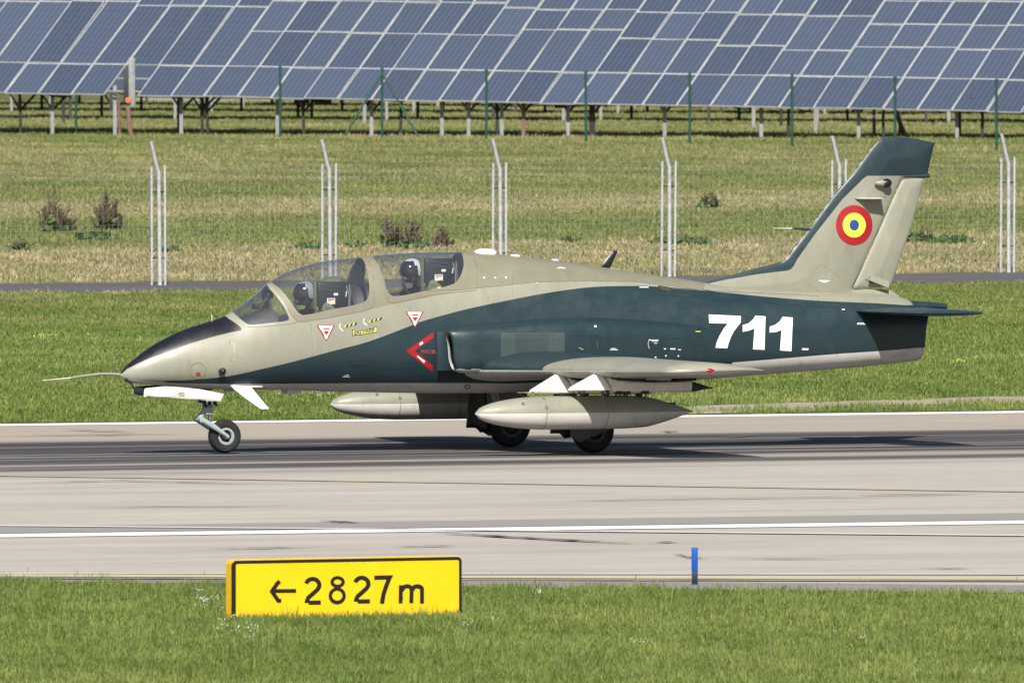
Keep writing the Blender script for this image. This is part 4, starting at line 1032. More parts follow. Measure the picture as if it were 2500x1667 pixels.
def pilot(hx, hy, sc_, mat_h, lab, turn, lean):
    """seated pilot with helmet centred at picture point (hx, hy) on the centre plane"""
    x, z = S(hx, hy, 0); hc = Vector((x, 0, z))
    p = empty('person', tow(hc + Vector((.15, 0, -.95))), PSI); tag(p, lab, 'person')
    B_ = Vector((-.15, 0, .95))     # helmet centre in the person's frame (x aft, facing -x)
    # skeleton: pelvis, spine, neck, head ; arms forward to stick/throttle ; legs forward
    P = []; E = []; Rr = []
    def add(co, r_, pr=None):
        P.append(tuple(co)); Rr.append(r_); i = len(P) - 1
        if pr is not None: E.append((pr, i))
        return i
    pel = add((.10, 0, .12), (.15, .11)); ab = add((.10, 0, .30), (.15, .11), pel); ch = add((.10, 0, .56), (.19, .14), ab); uc = add((.09 - lean, 0, .75), (.17, .12), ch); nk = add((.0 - lean, 0, .83), .066, uc)
    hd_ = add(B_ + Vector((0, 0, -.06)), .075, nk); tp = add(B_ + Vector((.01, 0, .03)), .08, hd_)
    for s_ in (-1, 1):
        sh = add((.09 - lean, s_ * .19, .745), .10, uc); el = add((-.02, s_ * .25, .38), .050, sh); wr = add((-.26, s_ * .19, .33), .034, el)
        pm = add((-.335, s_ * .175, .335), (.040, .020), wr)
        for j, (oy, ln_) in enumerate(((-.028, .055), (-.010, .065), (.009, .062), (.027, .048))):
            k1 = add((-.375, s_ * .175 + oy, .335), .010, pm); k2 = add((-.375 - ln_ * .5, s_ * .175 + oy, .320), .009, k1); add((-.365 - ln_ * .4, s_ * .175 + oy, .295), .008, k2)
        t1 = add((-.33, s_ * .125, .34), .011, pm); add((-.36, s_ * .115, .322), .009, t1)
        hp_ = add((.02, s_ * .10, .10), .095, pel); kn = add((-.40, s_ * .15, .20), .065, hp_); ft = add((-.72, s_ * .13, -.12), .042, kn); add((-.86, s_ * .13, -.12), .035, ft)
    body = skin_mesh('body', P, E, Rr, 'suit', p)
    # helmet shell
    hm = bmesh.new(); bmesh.ops.create_uvsphere(hm, u_segments=32, v_segments=20, radius=.135)
    for v in list(hm.verts):
        v.co.x *= 1.20; v.co.z *= 1.14; v.co.y *= 1.02
    kill = [f for f in hm.faces if f.calc_center_median().z < -.055 and f.calc_center_median().x < .06]; bmesh.ops.delete(hm, geom=kill, context='FACES')
    kill = [f for f in hm.faces if f.calc_center_median().x < -.105 and f.calc_center_median().z < .02]; bmesh.ops.delete(hm, geom=kill, context='FACES')
    rot = Matrix.Rotation(turn, 4, 'Z') @ Matrix.Rotation(R(-6), 4, 'Y'); bmesh.ops.transform(hm, matrix=Matrix.Translation(B_) @ rot, verts=hm.verts)
    h_ = link('helmet', hm, mat_h, p, angle=60)
    vm = bmesh.new(); bmesh.ops.create_uvsphere(vm, u_segments=32, v_segments=20, radius=.141)
    for v in vm.verts: v.co.x *= 1.24; v.co.z *= 1.14; v.co.y *= 1.04
    kill = [f for f in vm.faces if f.calc_center_median().x > -.045 or f.calc_center_median().z < -.06 or f.calc_center_median().z > .135]; bmesh.ops.delete(vm, geom=kill, context='FACES')
    bmesh.ops.transform(vm, matrix=Matrix.Translation(B_) @ rot, verts=vm.verts); link('visor', vm, 'visor', h_, angle=60)
    er = bmesh.new(); lathe(er, [(-.015, .03), (-.012, .045), (.005, .05), (.015, .05)], (.02, -.115, -.02), 'y', 24); bmesh.ops.transform(er, matrix=Matrix.Translation(B_) @ rot, verts=er.verts); link('ear_cup', er, mat_h, h_)
    # face and oxygen mask
    fm = bmesh.new(); bmesh.ops.create_uvsphere(fm, u_segments=20, v_segments=14, radius=.09)
    for v in fm.verts: v.co = Vector((v.co.x * .95 - .035, v.co.y * .85, v.co.z * 1.15 - .045))
    bmesh.ops.transform(fm, matrix=Matrix.Translation(B_) @ rot, verts=fm.verts); link('face', fm, 'skinc', p)
    mm = bmesh.new(); rg = []
    for a, zc__, ry, rz in ((-.06, -.075, .062, .062), (-.11, -.078, .056, .058), (-.145, -.085, .040, .044), (-.165, -.092, .028, .030)):
        rg.append([(a, ry * math.cos(t_), zc__ + rz * math.sin(t_)) for t_ in [2 * math.pi * k / 18 for k in range(18)]])
    loft_rings(mm, rg); tube(mm, [(-.15, 0, -.10), (-.17, 0, -.15), (-.15, -.02, -.22), (-.10, -.04, -.30), (-.04, -.06, -.36)], [.024, .022, .021, .02, .02], 10)
    tube(mm, [(-.10, -.055, -.07), (-.02, -.115, -.03)], .012, 8)
    bmesh.ops.transform(mm, matrix=Matrix.Translation(B_) @ rot, verts=mm.verts); link('oxygen_mask', mm, 'mask', p)
    # harness and life vest
    vs = bmesh.new()
    for s_ in (-1, 1): tube(vs, [(.24 - lean, s_ * .09, .80), (.09 - lean, s_ * .12, .875), (-.06 - lean, s_ * .13, .76), (-.08, s_ * .10, .50)], [.025, .032, .034, .03], 10)
    link('harness', vs, 'canvas', p)
    pt = bmesh.new(); bmesh.ops.create_uvsphere(pt, u_segments=12, v_segments=8, radius=.03)
    for v in pt.verts: v.co = Vector((v.co.x * 1.1, v.co.y * .3, v.co.z * .9)) + Vector((.10 - lean, -.285, .73))
    link('shoulder_patch', pt, 'yellow', p)
    return p
pilot(747, 716, 1, 'helmet', 'person in olive flight suit and grey helmet in the front cockpit seat, head lowered', R(4), .0)
pilot(1006, 661, 1, 'helmetw', 'person in olive flight suit, white helmet and raised dark visor in the rear cockpit seat', R(22), .0)
# ================================================================== MARKINGS on the aircraft
TREES = [FT, IT, FINT, RUDT]
def nearest_hit(px, py, trees):
    best = None
    o, d = camlocal(px, py)
    for tr_ in trees:
        r_ = tr_.ray_cast(o, d)
        if r_[0] is not None and (best is None or r_[3] < best[2]): best = (r_[0], r_[1], r_[3])
    return best
def decal(name, faces2d, mat, parent=fus, lift=.004, trees=None, grid=14.0, label=None):
    """faces2d: list of simple polygons (picture px). laid on the skin"""
    trees = trees or TREES
    bm = bmesh.new()
    for poly in faces2d:
        co = [Vector((x, y, 0)) for x, y in poly]
        tris = tessellate_polygon([co]); vs = [bm.verts.new(c) for c in co]
        for a, b_, c in tris:
            try: bm.faces.new((vs[a], vs[b_], vs[c]))
            except Exception: pass
    xs = [v.co.x for v in bm.verts]; ys = [v.co.y for v in bm.verts]
    for (lo, hi, ax) in ((min(xs), max(xs), 0), (min(ys), max(ys), 1)):
        q = math.floor(lo / grid) * grid + grid
        while q < hi:
            p = [0, 0, 0]; p[ax] = q; nrm = [0, 0, 0]; nrm[ax] = 1
            bmesh.ops.bisect_plane(bm, geom=list(bm.verts) + list(bm.edges) + list(bm.faces), plane_co=p, plane_no=nrm, dist=1e-4); q += grid
    bad = []
    for v in bm.verts:
        h_ = nearest_hit(v.co.x, v.co.y, trees)
        if h_ is None: bad.append(v)
        else:
            nrm = h_[1] if h_[1].y < 0 else -h_[1]
            v.co = h_[0] + nrm * lift
    if bad: bmesh.ops.delete(bm, geom=bad, context='VERTS')
    bmesh.ops.recalc_face_normals(bm, faces=bm.faces)
    if sum(f.normal.y for f in bm.faces) > 0:
        for f in bm.faces: f.normal_flip()
    return link(name, bm, mat, parent, smooth=False, label=label)
def ribbon2(pts, wd):
    """mitred ribbon outline for a polyline -> list of quads"""
    P = [Vector(p) for p in pts]; n = len(P); Lf = []; Rt = []
    for i in range(n):
        d0 = (P[i] - P[i - 1]).normalized() if i > 0 else (P[1] - P[0]).normalized()
        d1 = (P[i + 1] - P[i]).normalized() if i < n - 1 else d0
        nn = Vector((-(d0 + d1).y, (d0 + d1).x))
        if nn.length < 1e-6: nn = Vector((-d0.y, d0.x))
        nn.normalize(); c = max(.35, nn.dot(Vector((-d0.y, d0.x)))); o = nn * (wd / 2 / c); Lf.append(P[i] + o); Rt.append(P[i] - o)
    return [[tuple(Lf[i]), tuple(Lf[i + 1]), tuple(Rt[i + 1]), tuple(Rt[i])] for i in range(n - 1)]
def ell(cx, cy, rx, ry, n=48, a0=0, a1=360):
    return [(cx + rx * math.cos(R(a0 + (a1 - a0) * k / n)), cy + ry * math.sin(R(a0 + (a1 - a0) * k / n))) for k in range(n if a1 - a0 == 360 else n + 1)]
def z4(x, y): return (1640 + x / 2.94, 600 + y / 2.94)
def z2(x, y): return (540 + x / 3.36, 580 + y / 3.36)
def z3(x, y): return (1040 + x / 3.36, 580 + y / 3.36)
def z5(x, y): return (1700 + x / 3.36, 320 + y / 3.36)
seven = [z4(*p) for p in [(265, 494), (495, 505), (494, 550), (470, 580), (442, 618), (420, 662), (405, 705), (398, 735), (312, 732), (322, 690), (345, 640), (372, 595), (402, 558), (268, 555)]]
one1 = [z4(*p) for p in [(600, 503), (672, 507), (665, 746), (582, 742), (593, 592), (555, 608), (508, 617), (509, 570), (548, 558), (580, 532)]]
one2 = [z4(*p) for p in [(796, 511), (868, 516), (858, 756), (776, 750), (787, 604), (748, 618), (701, 622), (703, 580), (742, 568), (775, 542)]]
decal('number_seven', [seven], 'white', label='white painted digit 7'); decal('number_one', [one1], 'white', label='white painted digit 1, first of two'); decal('number_one', [one2], 'white', label='white painted digit 1, second of two')
# roundel
cx, cy = 2085.2, 549.8
def ring(cx, cy, rx0, ry0, rx1, ry1, n=48):
    a = ell(cx, cy, rx0, ry0, n); b_ = ell(cx, cy, rx1, ry1, n); return [[a[i], a[(i + 1) % n], b_[(i + 1) % n], b_[i]] for i in range(n)]
decal('roundel_red_ring', ring(cx, cy, 28, 30, 44.6, 48.8), 'red', fin); decal('roundel_yellow_ring', ring(cx, cy, 11.6, 13.4, 28, 30), 'yellow', fin); decal('roundel_blue_disc', [ell(cx, cy, 11.6, 13.4)], 'blue', fin)
# warning triangles
for ox, oy in ((0, 0), (728, -112)):
    T0 = [z2(782 + ox, 718 + oy), z2(932 + ox, 718 + oy), z2(862 + ox, 852 + oy)]
    decal('warning_triangle', [T0], 'red'); o1 = decal('triangle_field', [[z2(797 + ox, 723 + oy), z2(917 + ox, 724 + oy), z2(861 + ox, 838 + oy)]], 'white', lift=.007)
    decal('triangle_symbol', [[z2(835 + ox, 765 + oy), z2(886 + ox, 765 + oy), z2(861 + ox, 802 + oy)], [z2(835 + ox, 742 + oy), z2(887 + ox, 740 + oy), z2(887 + ox, 752 + oy), z2(835 + ox, 752 + oy)]] , 'red', lift=.010)
    decal('triangle_print', ribbon2([z2(820 + ox, 762 + oy), z2(846 + ox, 806 + oy)], 1.0), 'redfade', lift=.010); decal('triangle_print', ribbon2([z2(900 + ox, 762 + oy), z2(876 + ox, 806 + oy)], 1.0), 'redfade', lift=.010)
# rescue marks
for pa, pb2 in (((1008, 730), (1110, 706)), ((1210, 690), (1315, 664))):
    A, B = Vector(z2(*pa)), Vector(z2(*pb2)); d = (B - A)
    for k in range(6):
        q0 = A + d * (k / 6); q1 = A + d * ((k + 1) / 6); nn = Vector((-d.y, d.x)).normalized() * 2.9; sk = d.normalized() * 2.2
        decal('rescue_stripe', [[tuple(q0 - nn + sk), tuple(q1 - nn + sk), tuple(q1 + nn - sk), tuple(q0 + nn - sk)]], 'labelyel' if k % 2 == 0 else 'line')
for P_ in ([(978, 705), (970, 722), (975, 745), (1000, 767)], [(1178, 662), (1165, 682), (1172, 704), (1198, 722)]):
    decal('handle_arc', ribbon2([z2(*p) for p in P_], 1.6), 'white')
pl = [z2(*p) for p in [(1073, 757), (1092, 752), (1100, 768), (1250, 742), (1262, 724), (1277, 733), (1280, 776), (1160, 795), (1075, 805)]]
decal('rescue_plate', [pl], 'line'); decal('rescue_plate_field', [[z2(1078, 762), z2(1090, 758), z2(1098, 772), z2(1254, 746), z2(1263, 730), z2(1273, 737), z2(1276, 773), z2(1160, 791), z2(1079, 800)]], 'labelyel', lift=.007)
def text_polys(s, x0, y0, h, dx, dy, wscale=1.0, font_w=0.0):
    """text laid out in picture px: baseline start (x0,y0), direction (dx,dy), cap height h"""
    cu = bpy.data.curves.new('t', 'FONT'); cu.body = s; cu.size = 1; cu.offset = font_w; cu.resolution_u = 3
    o = bpy.data.objects.new('t', cu); COL.objects.link(o); dg = bpy.context.evaluated_depsgraph_get(); me = bpy.data.meshes.new_from_object(o.evaluated_get(dg))
    out = []
    sc_ = h / .7; d = Vector((dx, dy)).normalized()
    up = Vector((d.y * .0, -1))
    for p in me.polygons:
        out.append([tuple(Vector((x0, y0)) + d * me.vertices[i].co.x * sc_ * wscale + up * me.vertices[i].co.y * sc_) for i in p.vertices])
    COL.objects.unlink(o); bpy.data.objects.remove(o); bpy.data.curves.remove(cu); return out
decal('rescue_lettering', text_polys('SALVARE', *z2(1088, 796), 7.2, 170, -28, 1.22, .012), 'line', lift=.010, grid=200)
# danger chevron at the intake
chev = [z2(*p) for p in [(1742, 773), (1743, 820), (1588, 928), (1735, 1048), (1731, 1100), (1515, 929)]]
decal('danger_chevron', [chev], 'red')
decal('chevron_print', [[z2(1625, 868), z2(1650, 850), z2(1655, 868), z2(1630, 884)]], 'white', lift=.007); decal('chevron_print', [[z2(1602, 972), z2(1612, 968), z2(1672, 1012), z2(1662, 1028)]], 'white', lift=.007)
decal('danger_lettering', text_polys('PERICOL', *z2(1636, 950), 9, 100, 0, .78, .01), 'redfade', grid=200)
decal('danger_arrow', [[z2(1733, 918), z2(1748, 934), z2(1733, 952)]], 'redfade')
# faded patch on the intake
decal('repainted_patch', [[z3(*p) for p in [(612, 782), (1137, 776), (1137, 975), (980, 965), (850, 972), (700, 985), (612, 990)]]], 'panel', io, trees=[IT, FT])
decal('repainted_patch_centre', [[z3(*p) for p in [(722, 793), (1005, 790), (1000, 962), (740, 968)]]], 'panel_dark', io, lift=.007, trees=[IT, FT])
# small stencils
for x, y, L2, tk_ in ((1075, 252, 70, 5), (1085, 246, 40, 3), (1750, 408, 75, 6), (1515, 910, 45, 5), (1508, 920, 66, 4), (1830, 840, 76, 5), (1850, 850, 50, 4), (1870, 866, 25, 4), (2002, 912, 42, 10), (1950, 912, 18, 8), (2066, 918, 25, 6), (1845, 1012, 34, 3), (1848, 1020, 30, 3), (1846, 1027, 34, 3), (2210, 770, 42, 5), (1080, 972, 26, 4), (1130, 982, 18, 8), (1875, 980, 14, 9), (1962, 968, 10, 12), (2064, 970, 10, 12), (1380, 728, 18, 14), (470, 330, 14, 10), (562, 330, 12, 10), (648, 328, 14, 14), (905, 372, 12, 4)):
    mt = 'yellow' if (x, y) == (2210, 770) else 'white'
    decal('stencil', ribbon2([z3(x, y), z3(x + L2, y + 1)], tk_ / 3.36), mt)
decal('stencil', ribbon2([z3(1250, 905), z3(1270, 905), z3(1275, 917), z3(1292, 915)], 1.2), 'labelyel')
decal('stencil', ribbon2([z3(1830, 832), z3(1820, 870), z3(1830, 910)], .8), 'white')
for x, y, L2, tk_ in ((932, 737, 50, 5), (935, 745, 44, 5), (1330, 555, 50, 4), (1328, 563, 60, 3), (1222, 457, 18, 8), (1055, 250, 78, 6), (1075, 260, 40, 6)):
    decal('stencil', ribbon2([z4(x, y), z4(x + L2, y + 1)], tk_ / 2.94), 'white', trees=TREES)
for x, y, L2, tk_ in ((995, 1140, 60, 4), (1008, 1130, 35, 3), (1030, 1124, 18, 3)): decal('stencil', ribbon2([z2(x, y), z2(x + L2, y)], tk_ / 3.36), 'white')
decal('stencil', [[(80 + 1565 / 3.92, 580 + 1290 / 3.92), (80 + 1600 / 3.92, 580 + 1285 / 3.92), (80 + 1605 / 3.92, 580 + 1322 / 3.92), (80 + 1562 / 3.92, 580 + 1322 / 3.92)]], 'redfade')
# panel lines
def pline(pts, wd=1.1, mat='line', parent=fus, trees=None): decal('panel_line', ribbon2(pts, wd), mat, parent, lift=.0025, trees=trees, grid=40)
pline([z3(*p) for p in [(1140, 780), (1142, 985)]], 1.0, trees=[IT, FT]); pline([z3(*p) for p in [(1400, 775), (1412, 1020)]], .9, 'seam', trees=[IT, FT]); pline([z3(*p) for p in [(1180, 803), (1395, 810)]], 1.6, trees=[IT, FT])
pline([z3(*p) for p in [(1960, 828), (2090, 828)]], 1.0, 'line', trees=[IT, FT]); pline([z3(*p) for p in [(1930, 925), (1932, 985), (1950, 1000), (2090, 1000), (2105, 985), (2105, 925), (2090, 912)]], 1.2, trees=[IT, FT])
pline([z3(*p) for p in [(1425, 825), (1600, 826)]], .8, trees=[IT, FT]); pline([z3(*p) for p in [(1938, 700), (1940, 900)]], .7, trees=[IT, FT]); pline([z3(*p) for p in [(2180, 880), (2300, 885)]], .9, trees=[IT, FT])
for k in range(5): pline([z3(2205 + k * 16, 800), z3(2207 + k * 16, 885)], 1.0, trees=[IT, FT])
pline([z3(*p) for p in [(2090, 415), (2115, 450), (2140, 500), (2145, 530), (2190, 535)]], 1.0); pline([z3(*p) for p in [(0, 438), (310, 425), (620, 395), (900, 365), (1300, 357), (1700, 362), (2000, 395), (2260, 432)]], .9, 'seam')
pline([z3(*p) for p in [(300, 130), (395, 190), (420, 260), (422, 420)]], .9, 'seam'); pline([z3(*p) for p in [(705, 285), (712, 380)]], .8, 'seam'); pline([z3(*p) for p in [(1045, 240), (1040, 350)]], .8, 'seam')
pline([z2(*p) for p in [(545, 590), (590, 650), (625, 688), (660, 693), (900, 655), (1180, 600), (1235, 575), (1255, 545), (1250, 330), (1225, 230), (1190, 170)]], 1.3, 'seam'); pline([z2(*p) for p in [(1300, 260), (1345, 400), (1352, 480), (1375, 525), (1410, 540), (1700, 475), (2000, 440), (2100, 430)]], 1.3, 'seam')
pline([z2(*p) for p in [(215, 735), (380, 728), (560, 710), (620, 695)]], 1.0, 'seam'); pline([z2(*p) for p in [(100, 860), (108, 920), (105, 1010)]], .8, 'belly')
pline([z4(*p) for p in [(0, 310), (230, 322), (640, 340), (1050, 360), (1052, 390)]], .8, 'seam'); pline([z4(*p) for p in [(1450, 325), (1448, 410)]], .9, 'seam')
pline([z5(*p) for p in [(1275, 1292), (1350, 1130), (1440, 930), (1590, 590), (1612, 540)]], 1.8, 'line', fin); pline([z5(*p) for p in [(1290, 1299), (1380, 1297)]], 2.2, 'line', fin); pline([z5(*p) for p in [(1530, 542), (1610, 545)]], 1.0, 'line', fin); pline([z5(*p) for p in [(1575, 462), (1650, 466), (1685, 392)]], 1.0, 'seam', fin)
for a, b_ in (((1598, 588), (1612, 550)), ((1425, 965), (1447, 922))): decal('rudder_hinge', ribbon2([z5(*a), z5(*b_)], 3.0), 'line', fin, lift=.006)
op = smooth_poly([z5(*p) for p in [(1000, 1108), (1035, 1102), (1150, 1180), (1168, 1220), (1125, 1325), (1095, 1345), (1050, 1335), (935, 1265), (925, 1240), (965, 1150)]], 4)
pline(op + [op[0]], 1.2, 'orange_line', fin)
pline([z5(*p) for p in [(1385, 1215), (1450, 1250), (1545, 1295)]], 1.5, 'line', fin)
pline([(x, y) for x, y in [(1716, 690), (1714, 706), (1742, 712)]], 1.2, 'line')
pline([(1900, 722), (1903, 800), (1900, 876)], .8, 'line'); pline([(2150, 742), (2153, 800), (2150, 884)], .8, 'line'); pline([(1205, 735), (1206, 772)], .7); pline([(760, 790), (764, 872)], .7, 'seam'); pline([(1000, 745), (1003, 796)], .7, 'seam'); pline([(1455, 660), (1458, 686)], .8, 'seam'); pline([(1250, 700), (1253, 726)], .7, 'seam')
for x_ in range(1320, 1700, 21): decal('rivet', [ell(x_, 684.5 + abs(x_ - 1430) * .012, 1.1, 1.1, 6)], 'seam', lift=.003, grid=500)
for x_ in range(610, 1300, 26): decal('rivet', [ell(x_, 944 + (x_ - 610) * .006, .9, .9, 5)], 'seam', lift=.003, grid=500)
for P_ in ([(1480, 712), (1482, 775)], [(1620, 706), (1624, 880)], [(1340, 782), (1343, 800)], [(2040, 738), (2044, 866)], [(1985, 730), (1986, 760)], [(880, 845), (884, 934)], [(640, 905), (642, 936)], [(560, 830), (566, 915)]): pline(P_, .8, 'line')
pline([(1620, 720), (1900, 742), (2060, 752)], .7, 'line'); pline([(890, 900), (1060, 898)], .7, 'line'); pline([(450, 850), (462, 890), (468, 922)], .7, 'seam')
# inlet scoop, drain and small holes
decal('vent_recess', [[z2(1055, 1052), z2(1150, 1040), z2(1262, 1000), z2(1262, 1110), z2(1180, 1085)]], 'teal', lift=.002)
decal('vent_opening', [[z2(1060, 1052), z2(1150, 1036), z2(1262, 998), z2(1262, 1045), z2(1160, 1050)]], 'line', lift=.006); decal('vent_opening', [[z2(1020, 1012), z2(1088, 1000), z2(1088, 1026), z2(1060, 1018)]], 'line'); pline([z2(1262, 1000), z2(1262, 1110), z2(1180, 1085), z2(1060, 1055)], 1.2)
decal('vent_opening', [[z3(1655, 602), z3(1725, 592), z3(1742, 597), z3(1740, 612), z3(1725, 606)]], 'line'); decal('oil_stain', [[z3(1900, 392), z3(1990, 405), z3(2010, 440), z3(1950, 435), z3(1915, 420)]], new_mat('oil stain', (.06, .055, .035), .6, var=.4, scale=20))
decal('drain', ring(*z3(340, 1222), 4, 3.2, 7.5, 5.2, 20), 'seam'); decal('hatch_ring', ring(80 + 1580 / 3.92, 580 + 1275 / 3.92, 19, 19, 19.8, 19.8, 40), 'seam')
decal('door_print', ribbon2([(436, 958), (450, 959)], 1.0) + ribbon2([(434, 961.5), (451, 962.5)], 1.0) + ribbon2([(437, 965), (450, 965.8)], 1.0), 'red', nd, trees=[BVHTree.FromPolygons([Vector((a, -.232, b_)) for a, b_ in [S(300, 900, -.232), S(600, 900, -.232), S(600, 1000, -.232), S(300, 1000, -.232)]], [(0, 1, 2, 3)])], lift=.003)
# raised canopy rims (strips laid just proud of the skin, on both sides of the frame)
def rimline(P, wd, mat='beige'):
    decal('canopy_frame_edge', ribbon2(P, wd), mat, fus, lift=.010)

# ================================================================== SIGN AND MARKER
SL, SR = G(567, 1514), G(1126.5, 1503)
sdir = (SR - SL); sw = sdir.length; sdir.normalize(); sn = Vector((sdir.y, -sdir.x, 0))
def sp(px, py, off=0.0):        # picture point -> sign plane coords (u, z)
    p = plane_hit(px, py, SL + sn * off, sn); q = p - SL; return q.dot(sdir), q.z
sg = empty('distance_sign', SL, math.atan2(sdir.y, sdir.x)); tag(sg, 'low yellow runway sign with black border, arrow and 2827m standing in the grass', 'sign')
M['signyel'] = new_mat('sign yellow', (.84, .515, .004), .45, var=.06, scale=2.5); M['signblk'] = new_mat('sign black', (.012, .011, .012), .5)
hS = sp(1126, 1356)[1]; hL = sp(567, 1366)[1]; hS = (hS + hL) / 2
def rrect(u0, u1, z0, z1, r_, n=8):
    P_ = [(u0, z0), (u1, z0)]
    P_ += [(u1 - r_ + r_ * math.cos(R(a)), z1 - r_ + r_ * math.sin(R(a))) for a in np.linspace(0, 90, n)]
    P_ += [(u0 + r_ + r_ * math.cos(R(a)), z1 - r_ + r_ * math.sin(R(a))) for a in np.linspace(90, 180, n)]
    return P_
def slab(P_, y0, y1, name, mat, parent):
    bm = bmesh.new(); a = [bm.verts.new((u, y0, z)) for u, z in P_]; b_ = [bm.verts.new((u, y1, z)) for u, z in P_]; n_ = len(P_)
    bm.faces.new(a); bm.faces.new(b_[::-1])
    for i in range(n_): bm.faces.new((a[i], a[(i + 1) % n_], b_[(i + 1) % n_], b_[i]))
    bmesh.ops.recalc_face_normals(bm, faces=bm.faces); return link(name, bm, mat, parent, smooth=True, angle=30)
slab(rrect(0, sw, 0, hS, .045), .004, .13, 'sign_case', 'signyel', sg)
slab(rrect(-.002, sw + .002, 0, hS - .008, .045), -.003, .014, 'sign_border', 'signblk', sg)
slab(rrect(.036, sw - .030, 0, hS - .040, .015), -.009, .010, 'sign_face', 'signyel', sg)
def z6(x, y): return (500 + x / 3.36, 1300 + y / 3.36)
def sdec(name, polys, off=-.012):
    bm = bmesh.new()
    for poly in polys:
        vs = []
        for x, y in poly: u, z = sp(x, y); vs.append(bm.verts.new((u, off, z)))
        bm.faces.new(vs)
    bmesh.ops.remove_doubles(bm, verts=bm.verts, dist=1e-5); bmesh.ops.recalc_face_normals(bm, faces=bm.faces)
    return link(name, bm, 'signblk', sg, smooth=False)
def stroke(P_, w_=10.6): return ribbon2([z6(*p) for p in P_], w_)
def arc(cx, cy, rx, ry, a0, a1, n=16): return [(cx + rx * math.cos(R(a0 + (a1 - a0) * k / n)), cy + ry * math.sin(R(a0 + (a1 - a0) * k / n))) for k in range(n + 1)]
def two(ox, oy): return [stroke(arc(880 + ox, 428 + oy, 55, 51, -165, 12, 14) + [(920 + ox, 463 + oy), (880 + ox, 500 + oy), (845 + ox, 530 + oy), (832 + ox, 560 + oy), (831 + ox, 574 + oy)]), stroke([(847 + ox, 572 + oy), (948 + ox, 570 + oy)])]
for s_ in two(0, 0): sdec('digit_two', s_, -.012)
for s_ in two(403, -10): sdec('digit_two', s_, -.012)
e1 = [z6(*p) for p in arc(1085, 402, 60, 49, 0, 360, 32)[:-1]]; e2 = [z6(*p) for p in arc(1085, 402, 31, 21, 0, 360, 32)[:-1]]
sdec('digit_eight', [[e1[i], e1[(i + 1) % 32], e2[(i + 1) % 32], e2[i]] for i in range(32)])
e1 = [z6(*p) for p in arc(1081, 515, 71, 70, 0, 360, 32)[:-1]]; e2 = [z6(*p) for p in arc(1081, 513, 42, 41, 0, 360, 32)[:-1]]
sdec('digit_eight', [[e1[i], e1[(i + 1) % 32], e2[(i + 1) % 32], e2[i]] for i in range(32)], -.0135)
sdec('digit_seven', stroke([(1385, 367), (1513, 364), (1505, 380), (1482, 440), (1462, 500), (1448, 580)], 10.6))
sdec('letter_m', stroke([(1602, 578), (1604, 428)], 10.2)); sdec('letter_m', stroke([(1610, 470)] + arc(1655, 460, 36, 24, -170, -5, 8) + [(1691, 500), (1688, 574)], 10.0), -.0135)
sdec('letter_m', stroke([(1698, 468)] + arc(1738, 460, 38, 24, -170, -5, 8) + [(1776, 500), (1776, 577)], 10.0), -.015)
sdec('arrow', stroke([(568, 476), (745, 475)], 9.4)); sdec('arrow', stroke([(612, 398), (592, 410), (545, 478), (598, 555), (622, 555)], 9.8), -.0135)
mk = empty('edge_marker', G(1696, 1429)); tag(mk, 'short blue edge marker post standing at the runway shoulder', 'marker post')
s1_ = 41370 / (G(1696, 1429) - CAM).length
tb = bmesh.new(); hh = 94 / s1_; box(tb, (0, 0, hh * .68), (15.5 / s1_, .05, hh * .63), bev=.008); link('marker_top', tb, new_mat('bright blue plastic', (.003, .10, .44), .55, var=.12, spec=.25), mk)
tb = bmesh.new(); box(tb, (.001, .002, hh * .21), (14.5 / s1_, .046, hh * .32), bev=.006); link('marker_sleeve', tb, new_mat('navy sleeve', (.002, .008, .045), .6, var=.2), mk)
tb = bmesh.new(); tube(tb, [(0, 0, -.02), (0, 0, hh * .06)], .022, 12); link('marker_foot', tb, new_mat('foot teal', (.02, .08, .10), .6), mk)

# ================================================================== WIRE FENCE
fx = [(380, 347, 697), (796, 342, 689), (1212, 340, 683), (1624, 337, 676), (2040, 333.5, 671), (2452, 328, 665)]
rot_f = math.atan2(fdir.y, fdir.x)
def fence_post(px, yt, yb):
    base = G(px + 8, yb); k = 41370 / (base - CAM).length; h = (yb - yt) / k
    p = empty('fence_post', base, 0); p.rotation_euler = (random.uniform(-.01, .01), random.uniform(-.008, .008), 0)
    hb = h * .79
    tb = bmesh.new(); tube(tb, [(.02, 0, -.05), (.0, 0, hb), (-.03, -.02, hb + .08), (-.13, -.09, h * .985), (-.14, -.1, h)], [.040, .038, .036, .034, .034], 12); link('main_pole', tb, 'galv', p)
    for dx, sc_ in ((-17, .83), (15.5, .835)):
        tb = bmesh.new(); tube(tb, [(dx / k, .02, -.05), (dx / k + random.uniform(-.01, .01), .02, h * sc_)], .024, 10); link('side_pole', tb, 'galv', p)
    tb = bmesh.new()
    for zf_ in (.65, .19): tube(tb, [(-.14, .02, h * zf_), (-.04, -.01, h * zf_ + .01), (.04, -.01, h * zf_ + .01), (.13, .02, h * zf_)], .014, 8)
    link('clamp', tb, 'dark', p)
    return p, base, h
plist = []
for i, (px, yt, yb) in enumerate(fx):
    p, base, h = fence_post(px, yt, yb); plist.append((base, h))
    tag(p, ['grey fence post with bent top, leftmost of the row, near the dry bushes', 'grey fence post with bent top rising behind the front canopy', 'grey fence post with bent top rising behind the fuselage just aft of the rear canopy', 'grey fence post with bent top, midway between the rear canopy and the tail fin', 'grey fence post with bent top partly hidden by the tail fin', 'grey fence post with bent top, rightmost, beyond the tail fin'][i], 'fence post', 'bent steel posts of the wire fence')
wm = new_mat('fence wire', (.42, .47, .45), .5, metal=.3)
step = plist[1][0] - plist[0][0]
ends = [plist[0][0] - step] + [b_ for b_, _ in plist] + [plist[-1][0] + step]
